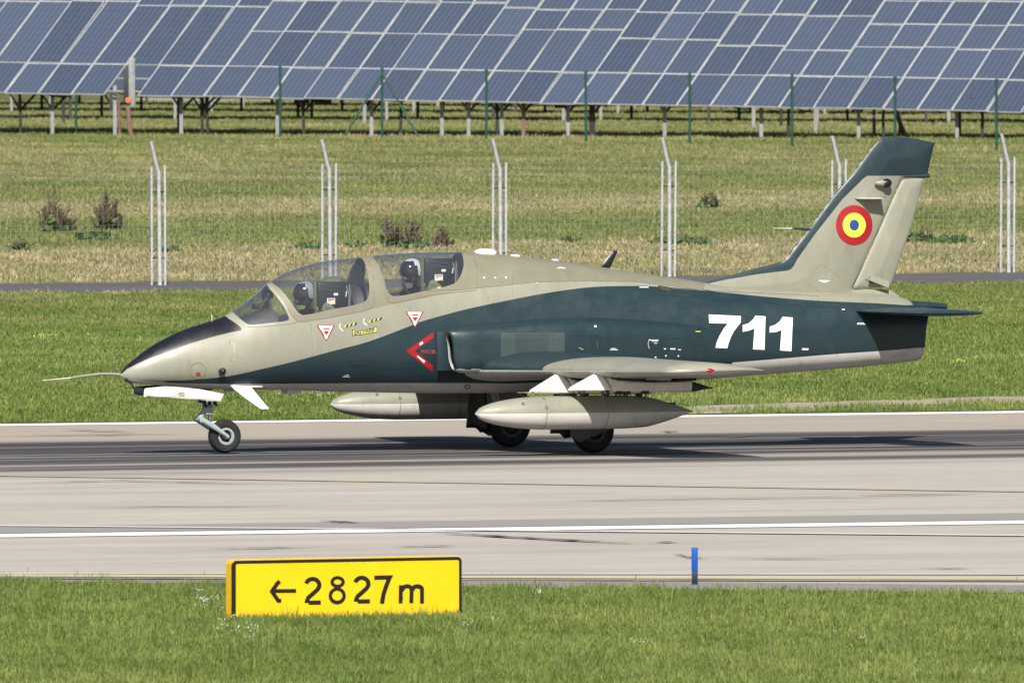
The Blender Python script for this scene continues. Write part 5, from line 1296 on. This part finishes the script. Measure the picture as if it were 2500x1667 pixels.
flabs = ['wire fence panel left of the first post, with the dry bushes behind it', 'wire fence panel between the first and second posts from the left', 'wire fence panel between the posts behind the two canopies', 'wire fence panel above the spine of the jet, between the third and fourth posts', 'wire fence panel just left of the tail fin', 'wire fence panel just right of the tail fin', 'wire fence panel cut by the right edge of the photo']
for i in range(7):
    A, B = ends[i], ends[i + 1]; tb = bmesh.new()
    for z_, rr_ in ((2.20, .003), (2.10, .0022), (1.98, .0022), (1.15, .0022), (1.05, .003), (.93, .0022), (.45, .0025), (.12, .003), (1.55, .0018), (.7, .0018)):
        n_ = 10; tube(tb, [A.lerp(B, k / n_) - A + Vector((0, 0, z_ - .02 * math.sin(math.pi * k / n_) + random.uniform(-.004, .004))) for k in range(n_ + 1)], rr_, 4)
    nv_ = 34
    for k in range(1, nv_): q = A.lerp(B, k / nv_) - A; tube(tb, [q + Vector((0, 0, .1)), q + Vector((0, 0, 2.1))], .0011, 3)
    o_ = link('wire_fence', tb, wm, smooth=False); o_.location = A; tag(o_, flabs[i], 'fence', 'wire panels of the airfield fence')

# ================================================================== GREEN FENCE POSTS
gp = [(186, 153, 316), (436, 158, 326), (684, 162, 338), (933, 168, 340), (1187, 172, 345), (1431, 175, 352), (1684, 180, 355), (1934, 183, 360), (2185, 190, 366), (2433, 196, 372)]
for i, (px, yt, yb) in enumerate(gp):
    base = G(px, yb); k = 41370 / (base - CAM).length; h = (yb - yt) / k
    p = empty('green_post', base); tb = bmesh.new(); tube(tb, [(0, 0, -.05), (random.uniform(-.02, .02), 0, h)], .045, 10); link('pole', tb, 'green_post', p)
    tb = bmesh.new(); bmesh.ops.create_uvsphere(tb, u_segments=10, v_segments=6, radius=.055, matrix=Matrix.Translation((0, 0, h))); link('cap', tb, 'green_post', p)
    if i == 3:
        for dx in (-97, 92):
            tb = bmesh.new(); tube(tb, [(0, 0, h * .94), (dx / k, -.3, -.02)], .038, 10); link('brace', tb, 'green_post', p)
    tag(p, ['thin green fence post in front of the solar panels, leftmost', 'thin green fence post just right of the gap with the orange marker', 'thin green fence post, second to the left of the braced one', 'green fence post with two slanting braces in front of the solar panels', 'thin green fence post, next to the right of the braced one', 'thin green fence post, second to the right of the braced one', 'thin green fence post, third to the right of the braced one', 'thin green fence post to the left of the tail fin tip', 'thin green fence post rising directly behind the tail fin tip', 'thin green fence post in front of the solar panels, rightmost'][i], 'fence post', 'green posts in front of the solar panels')
    if i == 2: p['label'] = 'thin green fence post, next to the left of the braced one'
# ================================================================== SOLAR ARRAYS
def cell_mat():
    m, t, b = nodes_mat('solar cells'); n = NT(t); tc = n.node('ShaderNodeTexCoord'); uv = tc.outputs['UV']
    sep = n.node('ShaderNodeSeparateXYZ'); t.links.new(uv, sep.inputs[0])
    def grid(s, N, w_): f = n.math('FRACT', n.math('MULTIPLY', s, float(N))); a = n.math('ABSOLUTE', n.math('SUBTRACT', f, .5)); return n.rng(a, .5 - w_, .5, 0, 1)
    g1 = grid(sep.outputs[0], 6, .07); g2 = grid(sep.outputs[1], 10, .05)
    oi = n.node('ShaderNodeObjectInfo')
    g = n.math('MAXIMUM', n.math('MULTIPLY', g1, .55), n.math('MULTIPLY', g2, .16))
    nz = n.noise(n.comb(n.math('MULTIPLY', sep.outputs[0], 26.0), n.math('MULTIPLY', sep.outputs[1], 3.0)), 1.0, 5, .7)
    c = n.mix(oi.outputs['Random'], (.043, .058, .092), (.066, .087, .134))
    c = n.mix(n.rng(nz, .35, .7, 0, .35), c, (.085, .115, .165))
    c = n.mix(g, c, (.23, .27, .33))
    t.links.new(n.mix(1.0, c, (.82, .82, .82), 'MULTIPLY'), b.inputs['Base Color']); b.inputs['Roughness'].default_value = .33; b.inputs['Specular IOR Level'].default_value = .6
    return m
M['cells'] = cell_mat(); M['pvframe'] = new_mat('aluminium frame', (.66, .66, .65), .5, metal=.25, var=.15, scale=3)
al = R(24); tt = R(30)
rr0 = Vector((math.cos(al), -math.sin(al), 0)); bk = Vector((math.sin(al), math.cos(al), 0)); uu = (bk * math.cos(tt) + Vector((0, 0, math.sin(tt)))).normalized()
gb_ = G(1250, 337); B0 = Vector((gb_.x, gb_.y, 0)); 
d_ = ray(1250, 250); tt_ = (B0.y - CAM.y) / d_.y; B0 = CAM + d_ * tt_     # bottom edge point of the arrays
dz = 0.0
# choose the slope of the rows so the lower edge runs as in the photograph
best = None
for k in range(-60, 20):
    r1 = (rr0 + Vector((0, 0, k * .0006))).normalized(); nrm = r1.cross(uu).normalized()
    # y of the line at x=0 and x=2500
    def yat_px(xpx):
        p = B0 + r1 * (((xpx - 1250) * B0.y * 0 + (xpx - 1250) / (41370 / (B0 - CAM).length)) / r1.x); v = p - CAM
        return CY - F * v.dot(UP) / v.dot(FW)
    e = abs((yat_px(2500) - yat_px(0)) - 48)
    if best is None or e < best[0]: best = (e, k)
rr = (rr0 + Vector((0, 0, best[1] * .0006))).normalized(); pn = rr.cross(uu).normalized()
if pn.z < 0: pn = -pn
def pv(px, py):
    p = plane_hit(px, py, B0, pn) - B0
    # solve p = a rr + b uu
    a11, a12, a22 = 1.0, rr.dot(uu), 1.0; b1_, b2_ = p.dot(rr), p.dot(uu); det = a11 * a22 - a12 * a12
    return ((b1_ * a22 - b2_ * a12) / det, (b2_ * a11 - b1_ * a12) / det)
line1 = line_y((0, 152.5), (2500, 195.5))
yb_ = line_y((0, 226), (2500, 274))
def rows_at(x):       # picture heights of the horizontal frame lines for a column whose second-line crossing is at x
    if x < 290: return [3]
    if x < 610: return [14 + (x - 290) * .01, ]
    if x < 1255: return [77 + (x - 660) * .018, 2 + (x - 700) * .012 if x < 1130 else 20]
    if x < 1500: return [73, 24]
    if x < 1740: return [94 + (x - 1500) * .02, 31]
    if x < 1900: return [111, 36]
    if x < 2040: return [124, 40]
    if x < 2330: return [116, 60]
    return [121, 62, 3]
pitch = pv(300, line1(300))[0]
# column pitch along rr from the picture spacing
a_l = pv(12, yb_(12))[0]; a_r = pv(12 + 82.6 * 29, yb_(12 + 82.6 * 29))[0]; cp = (a_r - a_l) / 29
def proj(p):
    v = p - CAM; dd = v.dot(FW); return (CX + F * v.x / dd, CY - F * v.dot(UP) / dd)
def pvp(a, b_): return B0 + rr * a + uu * b_
def b_on(a, ytarget):      # distance up the slope at which column a reaches picture height ytarget
    lo, hi = -1.0, 14.0
    for _ in range(40):
        m_ = (lo + hi) / 2
        if proj(pvp(a, m_))[1] > ytarget: lo = m_
        else: hi = m_
    return (lo + hi) / 2
def module(a0, a1, b0, b1, parent, lift=0.0, base=None):
    g = .034; bm = bmesh.new(); uvl = bm.loops.layers.uv.new('UVMap'); org = base
    ja, jb, jh = random.uniform(-.012, .012), random.uniform(-.018, .018), random.uniform(-.02, .02); tw = random.uniform(-.016, .016)
    def P_(a, b_, h): return pvp(a + ja + tw * (b_ - b0), b_ + jb - tw * (a - a0)) + pn * (h + lift + jh + tw * (a - a0)) - org
    lo = [bm.verts.new(P_(a, b_, -.04)) for a, b_ in ((a0 + .004, b0 + .004), (a1 - .004, b0 + .004), (a1 - .004, b1 - .004), (a0 + .004, b1 - .004))]
    hi = [bm.verts.new(P_(a, b_, 0)) for a, b_ in ((a0 + .004, b0 + .004), (a1 - .004, b0 + .004), (a1 - .004, b1 - .004), (a0 + .004, b1 - .004))]
    inn = [bm.verts.new(P_(a, b_, -.004)) for a, b_ in ((a0 + g, b0 + g), (a1 - g, b0 + g), (a1 - g, b1 - g), (a0 + g, b1 - g))]
    f = bm.faces.new(lo[::-1])
    for i in range(4): j = (i + 1) % 4; bm.faces.new((lo[i], lo[j], hi[j], hi[i])); bm.faces.new((hi[i], hi[j], inn[j], inn[i]))
    f = bm.faces.new(inn); f.material_index = 1
    for lp, uv in zip(f.loops, ((0, 0), (1, 0), (1, 1), (0, 1))): lp[uvl].uv = uv
    return link('solar_module', bm, ['pvframe', 'cells'], parent, smooth=False)
NCOL = 46; tables = {}
tlabs = ['table of blue solar panels left of the gap with the orange marker', 'table of blue solar panels just right of the gap with the orange marker', 'table of blue solar panels behind the braced green post', 'table of blue solar panels above the canopies, right of the braced green post', 'table of blue solar panels above the spine of the jet', 'table of blue solar panels behind the tail fin', 'table of blue solar panels at the far right edge']
groups_ = [(-14, 3), (3, 9), (9, 14), (14, 19), (19, 24), (24, 28), (28, 32)]
post_px = {0: [(12, 300, 1), (90, 308, 0), (155, 300, 1), (243, 318, 0)], 1: [(405, 322, 0), (455, 318, 1), (492, 292, 1), (470, 316, 1), (640, 326, 0)], 2: [(705, 325, 1), (728, 292, 1), (870, 328, 0), (890, 308, 0), (940, 325, 1)], 3: [(1042, 318, 0), (1107, 338, 0), (1176, 333, 1), (1188, 322, 0), (1241, 322, 2), (1145, 292, 0)], 4: [(1350, 343, 0), (1413, 336, 1), (1405, 325, 1), (1376, 302, 0), (1586, 350, 0)], 5: [(1822, 355, 0), (1840, 320, 0), (1888, 342, 1), (1907, 312, 1), (1991, 328, 0), (2060, 355, 0)], 6: [(2122, 345, 1), (2134, 332, 0), (2300, 358, 0), (2343, 335, 1), (2361, 350, 1), (2316, 304, 0)]}
pcount = 0
for ti, (c0, c1) in enumerate(groups_):
    a0 = a_l + cp * c0; base = pvp(a0, 0); base.z = 0
    T = empty('solar_table', base); tag(T, tlabs[ti], 'solar panels', 'tables of solar panels on the slope')
    for c in range(c0, c1):
        aa0, aa1 = a_l + cp * c, a_l + cp * (c + 1); am = (aa0 + aa1) / 2
        if aa1 < pv(-500, 230)[0] - 12: continue
        lines = [0.0, b_on(am, line1(proj(pvp(am, 0))[0] + 35))]
        xq = proj(pvp(am, lines[1]))[0]
        for it in range(3):
            ys_ = rows_at(xq + (line1(xq) - 80) * .35)
        for yy in ys_:
            bb = b_on(am, yy)
            if bb > lines[-1] + .5: lines.append(bb)
        while len(lines) < 6: lines.append(lines[-1] + (1.55 if len(lines) > 2 else 1.75))
        for k in range(len(lines) - 1):
            if lines[k + 1] < .2: continue
            if c == 3 and k == 0: continue      # the gap beside the upright post
            module(aa0, aa1, lines[k], lines[k + 1], T, 0.0, base)
    # rails under the modules
    rb = bmesh.new()
    ca0, ca1 = a_l + cp * max(c0, -14), a_l + cp * c1
    for bb in (.35, 1.2, 2.4, 4.2, 6.0): tube(rb, [pvp(ca0, bb) - pn * .08 - base, pvp(ca1, bb) - pn * .08 - base], .035, 6)
    link('support_rail', rb, 'palesteel', T)
    cb = bmesh.new(); a_ = ca0
    while a_ < ca1 - .6:
        L2 = random.uniform(.8, 2.4); a2 = min(a_ + L2, ca1); p0, p1 = pvp(a_, .5) - pn * .12 - base, pvp(a2, .5) - pn * .12 - base; sg_ = random.uniform(.05, .3)
        tube(cb, [p0, p0.lerp(p1, .3) - Vector((0, 0, sg_ * .8)), p0.lerp(p1, .6) - Vector((0, 0, sg_)), p1], .03, 6)
        if random.random() < .3: box(cb, p0.lerp(p1, .5) + Vector((0, .2, -.15)), (random.uniform(.25, .6), .2, random.uniform(.25, .45)))
        a_ = a2 + random.uniform(0, 1.6)
    link('cabling', cb, 'wood', T)
    for (px, yb2, kind) in post_px[ti]:
        g_ = G(px, yb2)
        if yb2 > 308 + .018 * px - 9:
            aa = pv(px + 18, yb_(px))[0]; g_ = pvp(aa, .75); g_.z = 0
        # rises to the underside of the slope
        den = pn.z; zt2 = ((B0 - Vector((g_.x, g_.y, 0))).dot(pn)) / den - .08; zt2 = min(max(zt2, .9), 4.5)
        tb = bmesh.new(); loc = g_ - base; kx = 41370 / (g_ - CAM).length
        if kind == 1: tube(tb, [loc + Vector((0, 0, -.05)), loc + Vector((random.uniform(-.04, .04), 0, zt2 * .5)), loc + Vector((random.uniform(-.05, .05), 0, zt2))], [.055, .05, .055], 8)
        else: box(tb, loc + Vector((0, 0, zt2 / 2 - .02)), (.12, .1, zt2 + .04)); box(tb, loc + Vector((.03, -.01, zt2 * .5)), (.05, .13, zt2 * .95))
        link('support_leg', tb, ['palesteel', 'wood', 'rust'][kind], T)
        if px % 3 != 1:
            tb = bmesh.new(); tube(tb, [loc + Vector((0, 0, .85)), loc + Vector((.55, .3, 1.45))], .045, 8); tube(tb, [loc + Vector((0, 0, .85)), loc + Vector((-.35, .2, 1.4))], .035, 8); link('support_brace', tb, 'wood', T)
# rows further back: seen between the legs, they shade the grass in bands
tb0 = None
for j, yj in enumerate((300, 281, 266)):
    g_ = G(1250, yj); base = Vector((g_.x - 14, g_.y + 8, 0))
    T = empty('solar_table', base); tag(T, ['second row of solar panels, seen only by its legs under the front row', 'third row of solar panels, seen by thinner legs deeper under the front row', 'rearmost row of solar panels, its legs the farthest under the front row'][j], 'solar panels', 'rear rows of solar panels')
    bm = bmesh.new(); uvl = bm.loops.layers.uv.new('UVMap')
    q = [rr0 * -26, rr0 * 52, rr0 * 52 + uu * 7.2, rr0 * -26 + uu * 7.2]; vs = [bm.verts.new(v + Vector((0, 0, 1.15))) for v in q]; f = bm.faces.new(vs)
    for lp, uv in zip(f.loops, ((0, 0), (78, 0), (78, 2), (0, 2))): lp[uvl].uv = uv
    r_ = bmesh.ops.extrude_face_region(bm, geom=[f]); bmesh.ops.translate(bm, vec=pn * .04, verts=[v for v in r_['geom'] if isinstance(v, bmesh.types.BMVert)]); bmesh.ops.recalc_face_normals(bm, faces=bm.faces)
    link('solar_surface', bm, 'cells', T, smooth=False)
    for k in range(15):
        loc = rr0 * (-20 + k * 4.3 + j * .9) ; tb = bmesh.new(); box(tb, loc + bk * .4 + Vector((0, 0, .65)), (.10, .1, 1.3)); link('support_leg', tb, ['wood', 'palesteel'][k % 2], T)
        tb = bmesh.new(); box(tb, loc + bk * 2.2 + Vector((.4, 0, 1.1)), (.11, .1, 2.2)); link('support_leg', tb, 'wood', T)
# upright with orange marker in the gap
g_ = G(322, 336); k_ = 41370 / (g_ - CAM).length
up_ = empty('marker_upright', g_); tag(up_, 'pale upright cabinet post with an orange marker in the gap of the solar panels', 'post')
tb = bmesh.new(); h0 = (336 - 262) / k_; h1 = (336 - 142) / k_
box(tb, (.0, .1, (h0 + h1) / 2), (16 / k_, .25, h1 - h0), bev=.02); link('cabinet', tb, new_mat('dull cabinet', (.30, .32, .33), .7, var=.35, scale=3), up_)
tb = bmesh.new(); box(tb, (-14 / k_, .16, (h0 + h1) / 2 - .1), (12 / k_, .2, (h1 - h0) * .7), bev=.02); link('cabinet_side', tb, 'wood', up_)
tb = bmesh.new(); lathe(tb, [(-.03, .001), (-.03, .10), (.03, .10), (.03, .001)], (-9 / k_, -.10, (336 - 245) / k_), 'y', 20); link('orange_marker', tb, new_mat('orange paint', (.62, .17, .05), .6, var=.3), up_)
tb = bmesh.new(); tube(tb, [(-10 / k_, 0, h0), (-6 / k_, -.05, .35), (0, -.1, -.03)], [.09, .07, .09], 8); tube(tb, [(-32 / k_, .1, h0 * 1.2), (-30 / k_, .1, -.02)], .05, 8); link('leg', tb, 'rust', up_)
# slanting rusty prop on the right
g_ = G(2210, 332); k_ = 41370 / (g_ - CAM).length; pr_ = empty('slanting_prop', g_); tag(pr_, 'slanting reddish prop under the solar panels near the tail fin tip', 'prop')
tb = bmesh.new(); tube(tb, [(-22 / k_, .3, 64 / k_), (-12 / k_, 0, 30 / k_), (-2 / k_, 0, -.03)], [.07, .08, .11], 8); tube(tb, [(-12 / k_, 0, 30 / k_), (-14 / k_, 0, -.02)], [.05, .06], 8); link('prop_bar', tb, 'rust', pr_)

# ================================================================== BUSHES, WEEDS, FLOWERS
def twig_bush(px, py, wpx, hpx, dry, lab, nst=70, green=0):
    base = G(px, py); k = 41370 / (base - CAM).length; W, Hh = wpx / k * 1.15, hpx / k * 1.3
    o = empty('bush', base); tag(o, lab, 'bush', 'weeds and bushes in the meadow')
    if nst:
        bm = bmesh.new()
        for i in range(nst):
            a = (i % 6) * 1.05 + random.gauss(0, .22); r_ = (.35 + .65 * random.random()) * W * .72 * (.65 + .4 * math.sin((i % 6) * 2.3 + px)); x0 = math.cos(a) * r_ * .35; y0 = math.sin(a) * r_ * .35; x1, y1 = math.cos(a) * r_, math.sin(a) * r_; h = Hh * random.uniform(.35, 1) * (.75 + .35 * math.sin((i % 6) * 1.7 + py))
            mid = Vector(((x0 + x1) / 2, (y0 + y1) / 2, h * .55)); end = Vector((x1, y1, h))
            tube(bm, [(x0, y0, 0), mid, end], [.014, .011, .006], 4)
            for j in range(5):
                s_ = mid.lerp(end, random.random()); e_ = s_ + Vector((random.uniform(-.12, .12), random.uniform(-.12, .12), random.uniform(.03, .16))); tube(bm, [s_, e_], [.012, .006], 3)
        link('stems', bm, new_mat('dry stems', dry, .9, var=.3, scale=5), o)
    if green:
        bm = bmesh.new()
        for i in range(green):
            a = random.uniform(0, 6.28); r_ = random.random() ** .5 * W * .5; c = Vector((math.cos(a) * r_, math.sin(a) * r_, random.random() * Hh * .55 * (1 - .5 * r_ / (W * .5)) + .02)); s_ = random.uniform(.09, .20)
            d1 = Vector((random.gauss(0, 1), random.gauss(0, 1), random.gauss(.5, .6))).normalized() * s_; d2 = d1.cross(Vector((random.gauss(0, 1), random.gauss(0, 1), random.gauss(0, 1)))).normalized() * s_ * .4
            vs = [bm.verts.new(c), bm.verts.new(c + d1 * .5 + d2), bm.verts.new(c + d1), bm.verts.new(c + d1 * .5 - d2)]; bm.faces.new(vs)
        link('leaves', bm, new_mat('dock leaves', (.085, .15, .04), .6, var=.35, scale=6), o)
    return o
br = (.13, .095, .06)
twig_bush(140, 576, 62, 75, br, 'dry brown spiky bush at the far left of the meadow', 110, 90)
twig_bush(268, 568, 75, 72, br, 'larger dry brown bush, second from the left', 130, 60)
twig_bush(232, 594, 85, 30, br, 'low green weed in front of the second dry bush', 14, 260)
twig_bush(45, 622, 45, 28, br, 'small green weed near the left edge of the photo', 8, 90)
twig_bush(975, 612, 62, 66, br, 'dry brown bush with green foot directly above the canopies', 100, 120)
twig_bush(1020, 616, 50, 36, br, 'low green weed beside the bush above the canopies', 6, 180)
twig_bush(1078, 612, 34, 44, (.17, .12, .08), 'small dry reddish bush right of the one above the canopies', 60, 20)
twig_bush(765, 617, 80, 22, br, 'low dark weed around the foot of the second fence post', 4, 200)
twig_bush(862, 612, 40, 18, br, 'tiny dark weed left of the bush above the canopies', 3, 90)
twig_bush(1732, 515, 50, 38, br, 'grey green weed in the meadow left of the tail fin', 30, 170)
twig_bush(1660, 603, 130, 24, br, 'wide low dark weed at the foot of the fourth fence post', 8, 300)
twig_bush(1396, 598, 40, 14, br, 'tiny dark weed above the spine of the jet', 4, 80)
twig_bush(2236, 598, 70, 34, br, 'dark green weed close to the right of the tail fin', 8, 240)
twig_bush(2330, 602, 90, 26, br, 'low dark weed second to the right of the tail fin', 6, 200)
twig_bush(405, 625, 50, 20, br, 'tiny dark weed right of the first fence post', 3, 100)
twig_bush(2020, 1060, 30, 1, br, 'tiny dry tuft', 0, 0) if False else None
bm = bmesh.new()
for _ in range(320):
    g_ = G(random.uniform(-300, 2800), 1450 + 330 * random.random() ** 1.3); h = random.uniform(.10, .26); l = Vector((random.gauss(0, .05), random.gauss(0, .05), h))
    tube(bm, [g_, g_ + l * .6 + Vector((0, 0, .01)), g_ + l], [.0022, .0016, .0012], 3)
    if random.random() < .6: tube(bm, [g_ + l * .88, g_ + l * 1.05], [.005, .002], 4)
o_ = link('dry_stalks', bm, new_mat('dry stalk', (.30, .29, .12), .8, var=.3), smooth=False); struct(o_, 'stuff'); o_['label'] = 'thin dry seed stalks in the near grass'; o_['category'] = 'grass'
# white and yellow wild flowers as ground cover
def flowers(name, areas, mat, lab, size):
    bm = bmesh.new()
    for (x, y, rx, ry, n_) in areas:
        for _ in range(n_):
            g_ = G(x + random.gauss(0, rx), y + random.gauss(0, ry)); h = random.uniform(.06, .14)
            for j in range(random.randint(3, 7)):
                c = g_ + Vector((random.uniform(-.04, .04), random.uniform(-.04, .04), h + random.uniform(-.015, .015))); s_ = size * random.uniform(.6, 1.2)
                vs = [bm.verts.new(c + Vector((s_ * math.cos(a), s_ * .5 * math.sin(a), s_ * math.sin(a)))) for a in (0, 1.57, 3.14, 4.71)]; bm.faces.new(vs)
    o = link(name, bm, mat, smooth=False); struct(o, 'stuff'); o['label'] = lab; o['category'] = 'flowers'
wf = new_mat('white petals', (.8, .8, .76), .6); yf = new_mat('yellow petals', (.8, .68, .06), .6)
flowers('white_flowers', [(505, 1488, 20, 10, 12), (600, 1556, 34, 10, 12), (790, 970, 30, 8, 22), (700, 960, 30, 10, 8), (1570, 1590, 15, 8, 2), (2090, 1560, 60, 30, 3), (1320, 1480, 20, 8, 3), (1180, 1548, 25, 6, 3), (350, 985, 30, 8, 5)], wf, 'small white wild flowers in the verge grass', .0035)
flowers('yellow_flowers', [(100, 836, 20, 3, 6), (220, 838, 20, 3, 2), (2355, 897, 20, 5, 4), (560, 850, 60, 20, 3)], yf, 'small yellow wild flowers in the verge grass', .006)
bpy.context.view_layer.update()
